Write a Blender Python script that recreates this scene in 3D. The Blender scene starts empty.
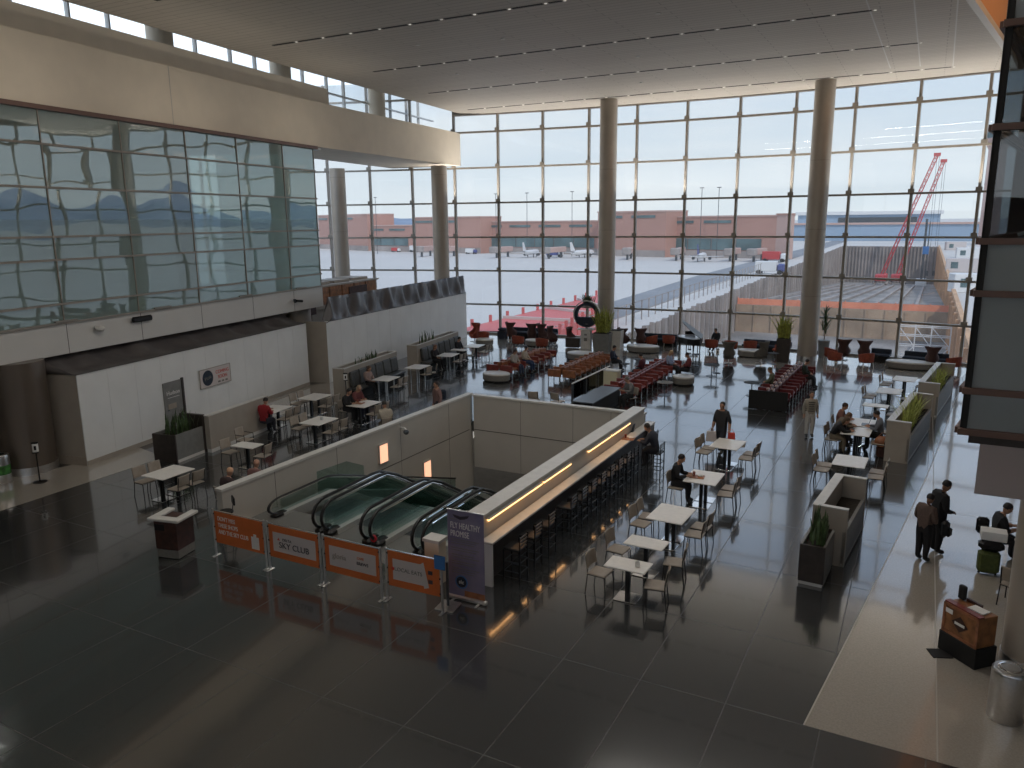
import bpy, bmesh, math, random
from mathutils import Vector, Matrix, Euler
random.seed(7)
C = bpy.context.scene.collection
SC = bpy.context.scene
PI = math.pi

# ------------------------------------------------------------------ camera
F = 770.0; PX, PY = 512.0, 384.0; H = 7.8
vA = Vector((930-PX, -(217-PY), -F)).normalized()
vB = -Vector((-980-PX, -(236.5-PY), -F)); vB = (vB - vA*vB.dot(vA)).normalized()
vC = vB.cross(vA)
ROT = Matrix((vB, vA, vC))
def gp(px, py, z=0.0):
    "point of the plane z under an image point"
    d = ROT @ Vector((px-PX, -(py-PY), -F)); t = (z-H)/d.z
    return Vector((d.x*t, d.y*t, z))
def gd(px, y):
    "x of the image column px at world depth y (near the horizon)"
    d = ROT @ Vector((px-PX, -(218-PY), -F)); return d.x/d.y*y
def zat(px, py, x, y):
    d = ROT @ Vector((px-PX, -(py-PY), -F)); return H + d.z*math.hypot(x, y)/math.hypot(d.x, d.y)
cam = bpy.data.cameras.new('camera'); co = bpy.data.objects.new('camera', cam); C.objects.link(co)
cam.sensor_width = 36; cam.lens = F/1024*36; cam.clip_end = 12000; cam.clip_start = .05
co.matrix_world = Matrix.Translation((0, 0, H)) @ ROT.to_4x4()
SC.camera = co

# ------------------------------------------------------------------ materials
MATS = {}
def mat(name, col, rough=.6, metal=0., var=.0, scale=6., bump=0., emit=None, es=1., spec=.5, col2=None, detail=4.):
    m = bpy.data.materials.new(name); m.use_nodes = True; nt = m.node_tree; b = nt.nodes['Principled BSDF']
    b.inputs['Roughness'].default_value = rough; b.inputs['Metallic'].default_value = metal
    b.inputs['Specular IOR Level'].default_value = spec
    c = (*col, 1)
    b.inputs['Base Color'].default_value = c
    if var or bump or col2:
        tc = nt.nodes.new('ShaderNodeTexCoord'); nz = nt.nodes.new('ShaderNodeTexNoise')
        nz.inputs['Scale'].default_value = scale; nz.inputs['Detail'].default_value = detail
        nt.links.new(tc.outputs['Object'], nz.inputs['Vector'])
        if var or col2:
            r = nt.nodes.new('ShaderNodeValToRGB')
            r.color_ramp.elements[0].position = .35; r.color_ramp.elements[1].position = .65
            c2 = col2 if col2 else tuple(min(1, v*(1+var)) for v in col)
            c1 = col if col2 else tuple(v*(1-var) for v in col)
            r.color_ramp.elements[0].color = (*c1, 1); r.color_ramp.elements[1].color = (*c2, 1)
            nt.links.new(nz.outputs['Fac'], r.inputs['Fac']); nt.links.new(r.outputs['Color'], b.inputs['Base Color'])
        if bump:
            bp = nt.nodes.new('ShaderNodeBump'); bp.inputs['Strength'].default_value = bump; bp.inputs['Distance'].default_value = .02
            nt.links.new(nz.outputs['Fac'], bp.inputs['Height']); nt.links.new(bp.outputs['Normal'], b.inputs['Normal'])
    if emit:
        b.inputs['Emission Color'].default_value = (*emit, 1); b.inputs['Emission Strength'].default_value = es
    MATS[name] = m
    return m
def glass(name, tint=(1, 1, 1), refl=.06, veil=.0, veilcol=(.8, .8, .8), wav=0., rough=0., fac_const=None, wscale=.6):
    "thin sheet: clear transmission, fresnel mirror and a scattering share standing for film or haze"
    m = bpy.data.materials.new(name); m.use_nodes = True; nt = m.node_tree; nt.nodes.clear()
    out = nt.nodes.new('ShaderNodeOutputMaterial'); tr = nt.nodes.new('ShaderNodeBsdfTransparent'); tr.inputs[0].default_value = (*tint, 1)
    gl = nt.nodes.new('ShaderNodeBsdfGlossy'); gl.inputs['Roughness'].default_value = rough
    gl.inputs['Color'].default_value = (*[min(1, .55+.45*t) for t in tint], 1)
    mx = nt.nodes.new('ShaderNodeMixShader')
    if fac_const is None:
        fr = nt.nodes.new('ShaderNodeLayerWeight'); fr.inputs['Blend'].default_value = .12
        mr = nt.nodes.new('ShaderNodeMapRange'); mr.inputs['To Min'].default_value = refl; mr.inputs['To Max'].default_value = 1
        nt.links.new(fr.outputs['Fresnel'], mr.inputs['Value']); nt.links.new(mr.outputs[0], mx.inputs[0])
    else: mx.inputs[0].default_value = fac_const
    nt.links.new(tr.outputs[0], mx.inputs[1]); nt.links.new(gl.outputs[0], mx.inputs[2])
    last = mx
    if veil:
        tl = nt.nodes.new('ShaderNodeBsdfTranslucent'); tl.inputs[0].default_value = (*veilcol, 1)
        df = nt.nodes.new('ShaderNodeBsdfDiffuse'); df.inputs[0].default_value = (*veilcol, 1)
        m2 = nt.nodes.new('ShaderNodeMixShader'); nt.links.new(tl.outputs[0], m2.inputs[1]); nt.links.new(df.outputs[0], m2.inputs[2])
        m3 = nt.nodes.new('ShaderNodeMixShader'); m3.inputs[0].default_value = veil
        nt.links.new(mx.outputs[0], m3.inputs[1]); nt.links.new(m2.outputs[0], m3.inputs[2]); last = m3
    if wav:
        tc = nt.nodes.new('ShaderNodeTexCoord'); mp = nt.nodes.new('ShaderNodeMapping'); nz = nt.nodes.new('ShaderNodeTexNoise')
        mp.inputs['Scale'].default_value = (1, 1, 1); nz.inputs['Scale'].default_value = wscale; nz.inputs['Detail'].default_value = 1.0
        bp = nt.nodes.new('ShaderNodeBump'); bp.inputs['Strength'].default_value = 1; bp.inputs['Distance'].default_value = wav
        nt.links.new(tc.outputs['Object'], mp.inputs[0]); nt.links.new(mp.outputs[0], nz.inputs['Vector']); nt.links.new(nz.outputs['Fac'], bp.inputs['Height'])
        nt.links.new(bp.outputs[0], gl.inputs['Normal'])
    nt.links.new(last.outputs[0], out.inputs[0]); MATS[name] = m
    return m

M_floor = mat('dark_granite', (.036, .038, .039), .15, 0, .25, 14, spec=.9)
M_floor.node_tree.nodes['Principled BSDF'].inputs['IOR'].default_value = 1.8
M_floor.node_tree.nodes['Principled BSDF'].inputs['Coat Weight'].default_value = .6; M_floor.node_tree.nodes['Principled BSDF'].inputs['Coat Roughness'].default_value = .04
M_floorb = mat('beige_terrazzo', (.41, .375, .325), .14, 0, .08, 30, spec=.9, detail=8)
M_floorb.node_tree.nodes['Principled BSDF'].inputs['Coat Weight'].default_value = 1
M_floorb.node_tree.nodes['Principled BSDF'].inputs['Coat Roughness'].default_value = .05
M_joint = mat('pale_joint', (.085, .083, .08), .35)
M_jointb = mat('white_joint', (.50, .47, .42), .4)
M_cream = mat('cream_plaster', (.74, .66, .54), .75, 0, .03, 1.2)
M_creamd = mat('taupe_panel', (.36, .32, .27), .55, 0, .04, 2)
M_white = mat('white_board', (.76, .77, .76), .65, 0, .03, 1.0)
M_fascia = mat('pale_metal_panel', (.62, .61, .58), .45, 0, .02, 1)
M_wpanel = mat('parapet_panel', (.50, .47, .42), .5, 0, .03, 1)
M_cap = mat('stone_cap', (.62, .60, .56), .35, 0, .05, 5)
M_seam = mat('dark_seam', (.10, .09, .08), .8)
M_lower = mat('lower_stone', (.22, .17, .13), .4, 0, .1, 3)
M_frame = mat('bronze_frame', (.30, .27, .23), .45, .3)
M_brown = mat('brown_band', (.16, .09, .07), .5)
M_col = mat('column_cladding', (.42, .37, .31), .42, .25, .04, 1)
M_black = mat('black_metal', (.012, .012, .013), .4, .2, spec=.4)
M_rubber = mat('black_rubber', (.01, .01, .01), .35)
M_steel = mat('brushed_steel', (.62, .61, .60), .28, .95, .05, 20)
M_deck = mat('satin_steel_deck', (.55, .56, .54), .35, .35, .05, 20)
M_plate = mat('ribbed_plate', (.22, .22, .21), .45, .4, .1, 30)
M_chrome = mat('polished_steel', (.75, .75, .75), .12, 1.0)
M_darksteel = mat('dark_steel', (.10, .11, .12), .35, .6)
M_top = mat('laminate_top', (.80, .77, .72), .3, 0, .04, 8)
M_tan = mat('taupe_shell', (.34, .29, .235), .5, 0, .06, 9)
M_oak = mat('cut_edge', (.25, .2, .15), .5)
M_leather = mat('brown_leather', (.30, .12, .055), .42, 0, .25, 9, .2)
M_tan2 = mat('dusty_pink_pad', (.50, .36, .32), .6)
M_maroon = mat('maroon_vinyl', (.22, .05, .04), .35, 0, .2, 9, .2)
M_dmaroon = mat('deep_maroon_vinyl', (.13, .02, .02), .33, 0, .2, 9, .2)
M_redtub = mat('rust_fabric', (.28, .06, .03), .7, 0, .2, 14, .3)
M_wing = mat('dark_brown_fabric', (.07, .03, .025), .7, 0, .25, 14, .3)
M_winggrey = mat('grey_brown_fabric', (.10, .09, .075), .7, 0, .2, 14, .3)
M_navy = mat('navy_fabric', (.02, .03, .05), .7, 0, .2, 14, .3)
M_booth = mat('charcoal_vinyl', (.06, .06, .055), .4, 0, .2, 9, .2)
M_grey = mat('grey_fabric', (.20, .19, .17), .8, 0, .12, 20, .2)
M_planter = mat('grey_planter', (.20, .20, .19), .55, 0, .08, 5)
M_planterd = mat('dark_planter', (.045, .035, .03), .5, 0, .2, 5)
M_soil = mat('dark_soil', (.02, .015, .01), .9, 0, .4, 20, .5)
M_leafd = mat('snake_leaf', (.06, .10, .035), .5, 0, .5, 8)
M_leafl = mat('lime_leaf', (.42, .47, .12), .5, 0, .4, 8)
M_orange = mat('orange_vinyl', (.62, .15, .035), .5, 0, .05, 5)
M_lilac = mat('pale_print', (.60, .54, .52), .5)
M_banner = mat('violet_banner', (.17, .15, .25), .5, 0, .1, 2, col2=(.25, .22, .30))
M_bannerlow = mat('banner_sunset', (.30, .12, .05), .5, 0, .4, 5)
M_txt = mat('white_lettering', (.75, .72, .70), .5)
M_txtd = mat('dark_lettering', (.05, .04, .05), .5)
M_txtr = mat('red_lettering', (.60, .06, .04), .5)
M_blue = mat('blue_print', (.05, .18, .45), .4)
M_wood = mat('varnished_wood', (.26, .11, .04), .35, 0, .35, 5, .1)
M_woodd = mat('dark_wood', (.05, .018, .012), .35, 0, .3, 6)
M_paper = mat('paper', (.8, .79, .76), .7)
M_tarp = mat('grey_sheeting', (.10, .095, .10), .32, 0, .0, 5, .9)
M_tarpd = mat('grey_dust_sheet', (.10, .09, .088), .6, 0, .25, 1.2, .8)
M_led = mat('warm_strip', (1, .6, .3), .5, emit=(1.0, .52, .20), es=3.8)
M_sconce = mat('warm_panel', (1, .6, .4), .5, emit=(1.0, .52, .32), es=.95)
M_red = mat('red_plastic', (.6, .02, .04), .4)
M_green = mat('green_print', (.05, .2, .04), .5, 0, .6, 6)
M_cove = mat('warm_lit_cove', (.66, .36, .18), .7)  # orange of the warm cove light put into the base colour
M_ceil = None
# ceiling: narrow linear boards
def ceil_mat():
    m = bpy.data.materials.new('ceiling_boards'); m.use_nodes = True; nt = m.node_tree; b = nt.nodes['Principled BSDF']
    b.inputs['Roughness'].default_value = .65
    tc = nt.nodes.new('ShaderNodeTexCoord'); mp = nt.nodes.new('ShaderNodeMapping'); br = nt.nodes.new('ShaderNodeTexBrick')
    nt.links.new(tc.outputs['Object'], mp.inputs[0]); nt.links.new(mp.outputs[0], br.inputs['Vector'])
    br.inputs['Color1'].default_value = (.56, .52, .46, 1); br.inputs['Color2'].default_value = (.53, .49, .435, 1); br.inputs['Mortar'].default_value = (.36, .33, .29, 1)
    br.inputs['Scale'].default_value = 1; br.inputs['Brick Width'].default_value = 4.3; br.inputs['Row Height'].default_value = .33; br.inputs['Mortar Size'].default_value = .018
    nt.links.new(br.outputs['Color'], b.inputs['Base Color']); return m
M_ceil = ceil_mat()
M_slot = mat('black_slot', (.008, .008, .008), .7)
M_slotlight = mat('slot_lamp', (.8, .8, .8), .3, emit=(1, .93, .82), es=.35)
G_wall = glass('solar_glazing', (.50, .515, .52), .04, .075, (.8, .8, .8))  # the veil puts the outdoor haze into the glass
G_side = glass('green_glazing', (.34, .46, .44), .3, .34, (.56, .70, .67), wav=.016, fac_const=.42, wscale=.42)
G_sidef = glass('frosted_green_glazing', (.34, .46, .44), .3, .50, (.56, .70, .67), wav=.016, fac_const=.36, wscale=.42)
G_tower = glass('dark_glazing', (.40, .44, .46), .06, 0, wav=.02)
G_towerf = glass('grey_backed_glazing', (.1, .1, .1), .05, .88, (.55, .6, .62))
G_rail = glass('balustrade_glass', (.72, .82, .80), .10)
G_clear = glass('clear_glass', (.93, .95, .95), .08)
G_dusty = glass('clerestory_glazing', (.95, .97, .97), .03, .10, (.85, .85, .85))

# ------------------------------------------------------------------ mesh builder
class MB:
    def __init__(s): s.v = []; s.f = []; s.mi = []; s.m = 0; s.T = Matrix.Identity(4)
    def add(s, vs, fs):
        n = len(s.v); s.v += [tuple(s.T @ Vector(v)) for v in vs]; s.f += [tuple(i+n for i in f) for f in fs]; s.mi += [s.m]*len(fs); return s
    def box(s, x0, x1, y0, y1, z0, z1):
        v = [(x0,y0,z0),(x1,y0,z0),(x1,y1,z0),(x0,y1,z0),(x0,y0,z1),(x1,y0,z1),(x1,y1,z1),(x0,y1,z1)]
        return s.add(v, [(0,3,2,1),(4,5,6,7),(0,1,5,4),(1,2,6,5),(2,3,7,6),(3,0,4,7)])
    def cb(s, c, d, r=0., rx=0., ry=0.):
        M = Matrix.Translation(c) @ Euler((rx, ry, r)).to_matrix().to_4x4(); o = s.T; s.T = o @ M
        s.box(-d[0]/2, d[0]/2, -d[1]/2, d[1]/2, -d[2]/2, d[2]/2); s.T = o; return s
    def rbox(s, c, d, b=.03, r=0., rx=0., ry=0.):
        "box with chamfered vertical and horizontal edges"
        M = Matrix.Translation(c) @ Euler((rx, ry, r)).to_matrix().to_4x4(); o = s.T; s.T = o @ M
        X, Y, Z = d[0]/2, d[1]/2, d[2]/2; b = min(b, X*.9, Y*.9, Z*.9)
        def ring(x, y, c_): return [(-x+c_,-y),(x-c_,-y),(x,-y+c_),(x,y-c_),(x-c_,y),(-x+c_,y),(-x,y-c_),(-x,-y+c_)]
        v = []
        for z, k in ((-Z, b), (-Z+b, 0), (Z-b, 0), (Z, b)): v += [(p[0], p[1], z) for p in ring(X-k, Y-k, b)]
        f = [tuple(range(7, -1, -1)), tuple(range(24, 32))]
        for k in range(3):
            for i in range(8): f.append((k*8+i, k*8+(i+1) % 8, (k+1)*8+(i+1) % 8, (k+1)*8+i))
        s.add(v, f); s.T = o; return s
    def prism(s, poly, z0, z1):
        n = len(poly); v = [(p[0], p[1], z0) for p in poly]+[(p[0], p[1], z1) for p in poly]
        a = sum(poly[i][0]*poly[(i+1) % n][1]-poly[(i+1) % n][0]*poly[i][1] for i in range(n))
        f = [tuple(range(n-1, -1, -1)), tuple(range(n, 2*n))]+[(i, (i+1) % n, n+(i+1) % n, n+i) for i in range(n)]
        if a < 0: f = [q[::-1] for q in f]
        return s.add(v, f)
    def tube(s, pts, r, n=8, caps=True):
        P = [Vector(p) for p in pts]; R = r if isinstance(r, (list, tuple)) else [r]*len(P)
        v = []; up = None
        for i, p in enumerate(P):
            t = (P[min(i+1, len(P)-1)]-P[max(i-1, 0)]).normalized()
            if up is None: up = Vector((0, 0, 1)) if abs(t.z) < .9 else Vector((1, 0, 0))
            a = t.cross(up).normalized(); b = a.cross(t).normalized(); up = b
            for k in range(n): v.append(p+(a*math.cos(2*PI*k/n)+b*math.sin(2*PI*k/n))*R[i])
        f = []
        for i in range(len(P)-1):
            for k in range(n): f.append((i*n+k, i*n+(k+1) % n, (i+1)*n+(k+1) % n, (i+1)*n+k))
        if caps: f.append(tuple(range(n-1, -1, -1))); f.append(tuple((len(P)-1)*n+k for k in range(n)))
        return s.add(v, f)
    def lathe(s, prof, n=20, c=(0, 0, 0), sx=1, sy=1, cap=True):
        v = []; f = []
        for r, z in prof:
            for k in range(n): v.append((c[0]+sx*r*math.cos(2*PI*k/n), c[1]+sy*r*math.sin(2*PI*k/n), c[2]+z))
        for i in range(len(prof)-1):
            for k in range(n): f.append((i*n+k, i*n+(k+1) % n, (i+1)*n+(k+1) % n, (i+1)*n+k))
        if cap: f.append(tuple(range(n-1, -1, -1))); f.append(tuple((len(prof)-1)*n+k for k in range(n)))
        return s.add(v, f)
    def cyl(s, c, r, z0, z1, n=20): return s.lathe([(r, z0), (r, z1)], n, (c[0], c[1], 0))
    def ball(s, c, r, n=12, m=8):
        rx, ry, rz = r if isinstance(r, (tuple, list)) else (r, r, r)
        pr = [(max(.001, math.sin(PI*i/m)), -math.cos(PI*i/m)) for i in range(m+1)]
        o = s.T; s.T = o @ Matrix.Translation(c) @ Matrix.Diagonal((rx, ry, rz, 1)); s.lathe(pr, n); s.T = o; return s
    def quad(s, a, b, c, d): return s.add([a, b, c, d], [(0, 1, 2, 3)])
    def bar(s, a, b, w, h=None):
        "rectangular bar from a to b"
        a = Vector(a); b = Vector(b); h = h or w; t = (b-a).normalized(); up = Vector((0, 0, 1)) if abs(t.z) < .95 else Vector((0, 1, 0))
        x = t.cross(up).normalized(); y = x.cross(t).normalized(); v = []
        for p in (a, b):
            for i, j in ((-1, -1), (1, -1), (1, 1), (-1, 1)): v.append(p+x*i*w/2+y*j*h/2)
        return s.add(v, [(3, 2, 1, 0), (4, 5, 6, 7), (0, 1, 5, 4), (1, 2, 6, 5), (2, 3, 7, 6), (3, 0, 4, 7)])
    def build(s, name, mats, parent=None, smooth=False, **props):
        me = bpy.data.meshes.new(name); me.from_pydata(s.v, [], s.f)
        for m in (mats if isinstance(mats, (list, tuple)) else [mats]): me.materials.append(m)
        me.polygons.foreach_set('material_index', s.mi)
        if smooth:
            me.polygons.foreach_set('use_smooth', [True]*len(s.f)); me.set_sharp_from_angle(angle=math.radians(40))
        me.update()
        o = bpy.data.objects.new(name, me); C.objects.link(o)
        if parent: o.parent = parent
        for k, v in props.items(): o[k] = v
        return o
def tag(o, label=None, cat=None, group=None, kind=None):
    if label: o['label'] = label
    if cat: o['category'] = cat
    if group: o['group'] = group
    if kind: o['kind'] = kind
    return o
def empty(name, loc=(0, 0, 0), rz=0., label=None, cat=None, group=None):
    o = bpy.data.objects.new(name, None); C.objects.link(o); o.location = loc; o.rotation_euler = (0, 0, rz); o.empty_display_size = .2
    return tag(o, label, cat, group)
def struct(mb, name, mats, parent=None, smooth=False):
    o = mb.build(name, mats, parent, smooth)
    if not parent: o['kind'] = 'structure'
    return o
def copy_tree(o, parent=None):
    c = o.copy(); C.objects.link(c); c.parent = parent
    for ch in list(o.children): copy_tree(ch, c)
    return c
USED = {}
def place(proto, loc, rz=0., label=None, group=None, sc=None):
    "first call moves the built one, later calls copy it with all its parts"
    if USED.get(proto.name): o = copy_tree(proto)
    else: o = proto; USED[proto.name] = 1
    o.location = loc; o.rotation_euler = (0, 0, rz)
    if sc: o.scale = sc if isinstance(sc, tuple) else (sc,)*3
    if label: o['label'] = label
    if group: o['group'] = group
    return o
def text(body, size, m, parent, loc, rot, name='lettering', align='CENTER', ext=.004, sx=1.):
    cu = bpy.data.curves.new(name, 'FONT'); cu.body = body; cu.size = size; cu.align_x = align; cu.align_y = 'CENTER'; cu.extrude = ext
    t = bpy.data.objects.new(name, cu); C.objects.link(t); dg = bpy.context.evaluated_depsgraph_get(); dg.update()
    me = bpy.data.meshes.new_from_object(t.evaluated_get(dg)); bpy.data.objects.remove(t); bpy.data.curves.remove(cu)
    me.materials.clear(); me.materials.append(m)
    o = bpy.data.objects.new(name, me); C.objects.link(o); o.parent = parent; o.location = loc; o.rotation_euler = rot; o.scale = (sx, 1, 1)
    return o

# ------------------------------------------------------------------ plan geometry
AC = Vector((-12.055, -32.107)); AR = 80.69; PH0 = -.0579; DPH = .0391; PZ = 2.286; ZC = 14.86
def arc(ph, r=AR): return Vector((AC.x+math.sin(ph)*r, AC.y+math.cos(ph)*r))
LD = Vector((-.1446, .9895)); LN = Vector((.9895, .1446))        # left building: along, and towards the hall
LP = Vector((-25.0, 13.5))
def lp(t, off=0.): q = LP+LD*t+LN*off; return (q.x, q.y)        # t metres along, off metres in front
RD = Vector((.165, .986)).normalized(); RP = Vector((.715, 13.18)); RN = Vector((-RD.y, RD.x))
def rp(t, off=0.): q = RP+RD*t+RN*off; return (q.x, q.y)

# ------------------------------------------------------------------ floor
OX0, OX1, OY0, OY1 = -15.55, -8.4, 13.35, 25.6        # the escalator opening
def floor():
    xs = [-60.] + [-6.65-1.66*k for k in range(12, 0, -1)] + [-6.65, -5.19, -3.73, -2.27, -.81, .65, 2.11, 3.57] + [60.]
    ys = [-12., 0.0, 2.9, 5.8, 8.7, 11.6, 14.06, 16.96, 19.86, 22.76, 25.66, 28.56, 31.46, 34.36, 37.26, 40.16, 43.06]
    w = .009
    cx = sorted(set([x+s for x in xs[1:-1] for s in (-w, w)]+[xs[0], xs[-1], OX0, OX1]))
    cy = sorted(set([y+s for y in ys[1:] for s in (-w, w)]+[ys[0], 47.5, OY0, OY1]))
    mb = MB()
    for i in range(len(cx)-1):
        for j in range(len(cy)-1):
            mx, my = (cx[i]+cx[i+1])/2, (cy[j]+cy[j+1])/2
            if OX0 < mx < OX1 and OY0 < my < OY1: continue
            mb.m = 1 if (cx[i+1]-cx[i] < .03 or cy[j+1]-cy[j] < .03) else 0
            mb.quad((cx[i], cy[j], 0), (cx[i+1], cy[j], 0), (cx[i+1], cy[j+1], 0), (cx[i], cy[j+1], 0))
    # strip out to the curved glass wall
    mb.m = 0
    x = -60.
    a = [-.62+.04*k for k in range(36)]
    for p, q in zip(a, a[1:]):
        P, Q = arc(p, AR-.15), arc(q, AR-.15)
        if P.y > 47.5 and Q.y > 47.5: mb.quad((P.x, 47.5, 0), (Q.x, 47.5, 0), (Q.x, Q.y, 0), (P.x, P.y, 0))
    return struct(mb, 'floor', [M_floor, M_joint])
floor()
def beige():
    mb = MB(); z = .004
    L = [(-1.05, 11.6), (-.56, 15.63), (-.02, 20.2), (.6, 25.7), (1.15, 31.5), (1.66, 37.8), (2.2, 42.5)]
    poly = L+[(50, 42.5), (50, 11.6)]
    mb.add([(x, y, z) for x, y in poly], [tuple(range(len(poly)-1, -1, -1))])
    mb.m = 1
    for x in (.8, 3.7): mb.quad((x-.011, 11.6, z+.002), (x+.011, 11.6, z+.002), (x+.011, 42.5, z+.002), (x-.011, 42.5, z+.002))
    for i in range(len(L)-1):
        (a, b), (c, d) = L[i], L[i+1]; mb.quad((a-.012, b, z+.002), (a+.012, b, z+.002), (c+.012, d, z+.002), (c-.012, d, z+.002))
    for y in (22.76, 31.46, 40.16):
        x0 = -.02+(y-20.2)*.105; mb.quad((x0, y-.01, z+.001), (50, y-.01, z+.001), (50, y+.01, z+.001), (x0, y+.01, z+.001))
    struct(mb, 'floor', [M_floorb, M_jointb])
    mb = MB()
    def st(P): mb.add([(x, y, z) for x, y in P], [tuple(range(len(P)))])
    st([(-22.0, 5), (-22.32, 12.67), (-22.46, 16.72), (-24.3, 17.14), (-24.6, 14.4), (-32, 13.2), (-32, 5)])
    st([(-24.05, 19.9), (-22.75, 19.9), (-23.9, 29.5), (-24.2, 33.0), (-26.2, 33.0), (-28, 28.5), (-25.7, 28.5)][:2] + [(-23.9, 29.5), (-24.35, 33.0), (-26.3, 33.0), (-25.8, 28.9), (-26.2, 28.0), (-24.85, 19.9)])
    struct(mb, 'floor', [M_floorb])
beige()
def window_strip():
    mb = MB(); a = [-.235+.02*k for k in range(22)]
    for p, q in zip(a, a[1:]):
        w_ = [arc(p, AR-.25), arc(q, AR-.25), arc(q, AR-6.2), arc(p, AR-6.2)]; mb.quad(*[(v.x, v.y, .004) for v in w_[::-1]])
    struct(mb, 'floor', M_floorb)
window_strip()
# lower level under the opening
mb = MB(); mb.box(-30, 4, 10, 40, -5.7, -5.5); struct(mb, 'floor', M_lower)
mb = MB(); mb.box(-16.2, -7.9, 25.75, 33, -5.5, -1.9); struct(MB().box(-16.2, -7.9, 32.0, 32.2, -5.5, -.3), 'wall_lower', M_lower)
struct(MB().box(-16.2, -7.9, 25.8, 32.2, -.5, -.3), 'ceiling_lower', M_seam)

# ------------------------------------------------------------------ curved glass wall
ZT = lambda j: j*PZ-(0, .19, .13, .12, .09, .05, 0, 0)[j]
def window_wall():
    n0, n1 = -14, 30
    r = empty('window_1', (0, 0, 0)); r['kind'] = 'structure'
    fr = MB()
    def seg(a, b, r0, r1, z0, z1):
        p, q, s, t = arc(a, r0), arc(b, r0), arc(b, r1), arc(a, r1); fr.prism([(p.x, p.y), (q.x, q.y), (s.x, s.y), (t.x, t.y)], z0, z1)
    for k in range(n0, n1+1):
        ph = PH0+DPH*k; w = .065/AR
        seg(ph-w, ph+w, AR-.16, AR+.1, 0, 17.2 if k < -3 else ZC+.1)
        for j in range(1, 7): seg(ph-.15/AR, ph+.15/AR, AR-.26, AR-.14, ZT(j)+.02, ZT(j)+.24)
    for k in range(n0, n1):
        a, b = PH0+DPH*k, PH0+DPH*(k+1)
        for j in range(0, 8):
            if j == 7 and k >= -4: continue
            h = .055 if j else .12
            seg(a, b, AR-.2, AR+.05, max(0, ZT(j)-h), ZT(j)+h)
        if k >= -4: seg(a, b, AR-.25, AR+.1, ZC-.06, ZC+.1)
    fr.build('window_frame', M_frame, r)
    g = MB()
    for k in range(n0, n1):
        p, q = arc(PH0+DPH*k), arc(PH0+DPH*(k+1)); g.quad((p.x, p.y, .1), (q.x, q.y, .1), (q.x, q.y, 17.2), (p.x, p.y, 17.2))
    g.build('glass', G_wall, r)
window_wall()

# round columns of the hall
def column(x, y, rad, z0, z1, m=None):
    mb = MB(); mb.cyl((x, y), rad, z0, z1, 40)
    o = struct(mb, 'wall_column', m or M_col, smooth=True)
    c = MB()
    for z in (z0+3.6, z0+7.2, z0+10.8):
        if z < z1-.5: c.cyl((x, y), rad+.006, z, z+.025, 40)
    c.m = 1; c.cyl((x, y), rad+.02, z0, z0+.25, 40)
    c.build('joint_ring', [M_frame, M_steel], o, smooth=True)
for ph, rad in ((-.3085, .52), (-.2157, .52), (-.0706, .52), (.0850, .52), (.24, .52), (.395, .52), (.55, .52)):
    q = arc(ph, 77.9); column(q.x, q.y, rad, 0, 11.4 if ph < -.2 else ZC)
M_coldark = mat('bronze_column_cladding', (.17, .14, .115), .35, .5, .05, 1)
column(-25.35, 13.9, .8, 0, 3.6, M_coldark)
q = lp(16.9, -1.35); column(q[0], q[1], .8, 0, 3.6)
column(2.2, 15.1, .40, 0, 3.7)

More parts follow.
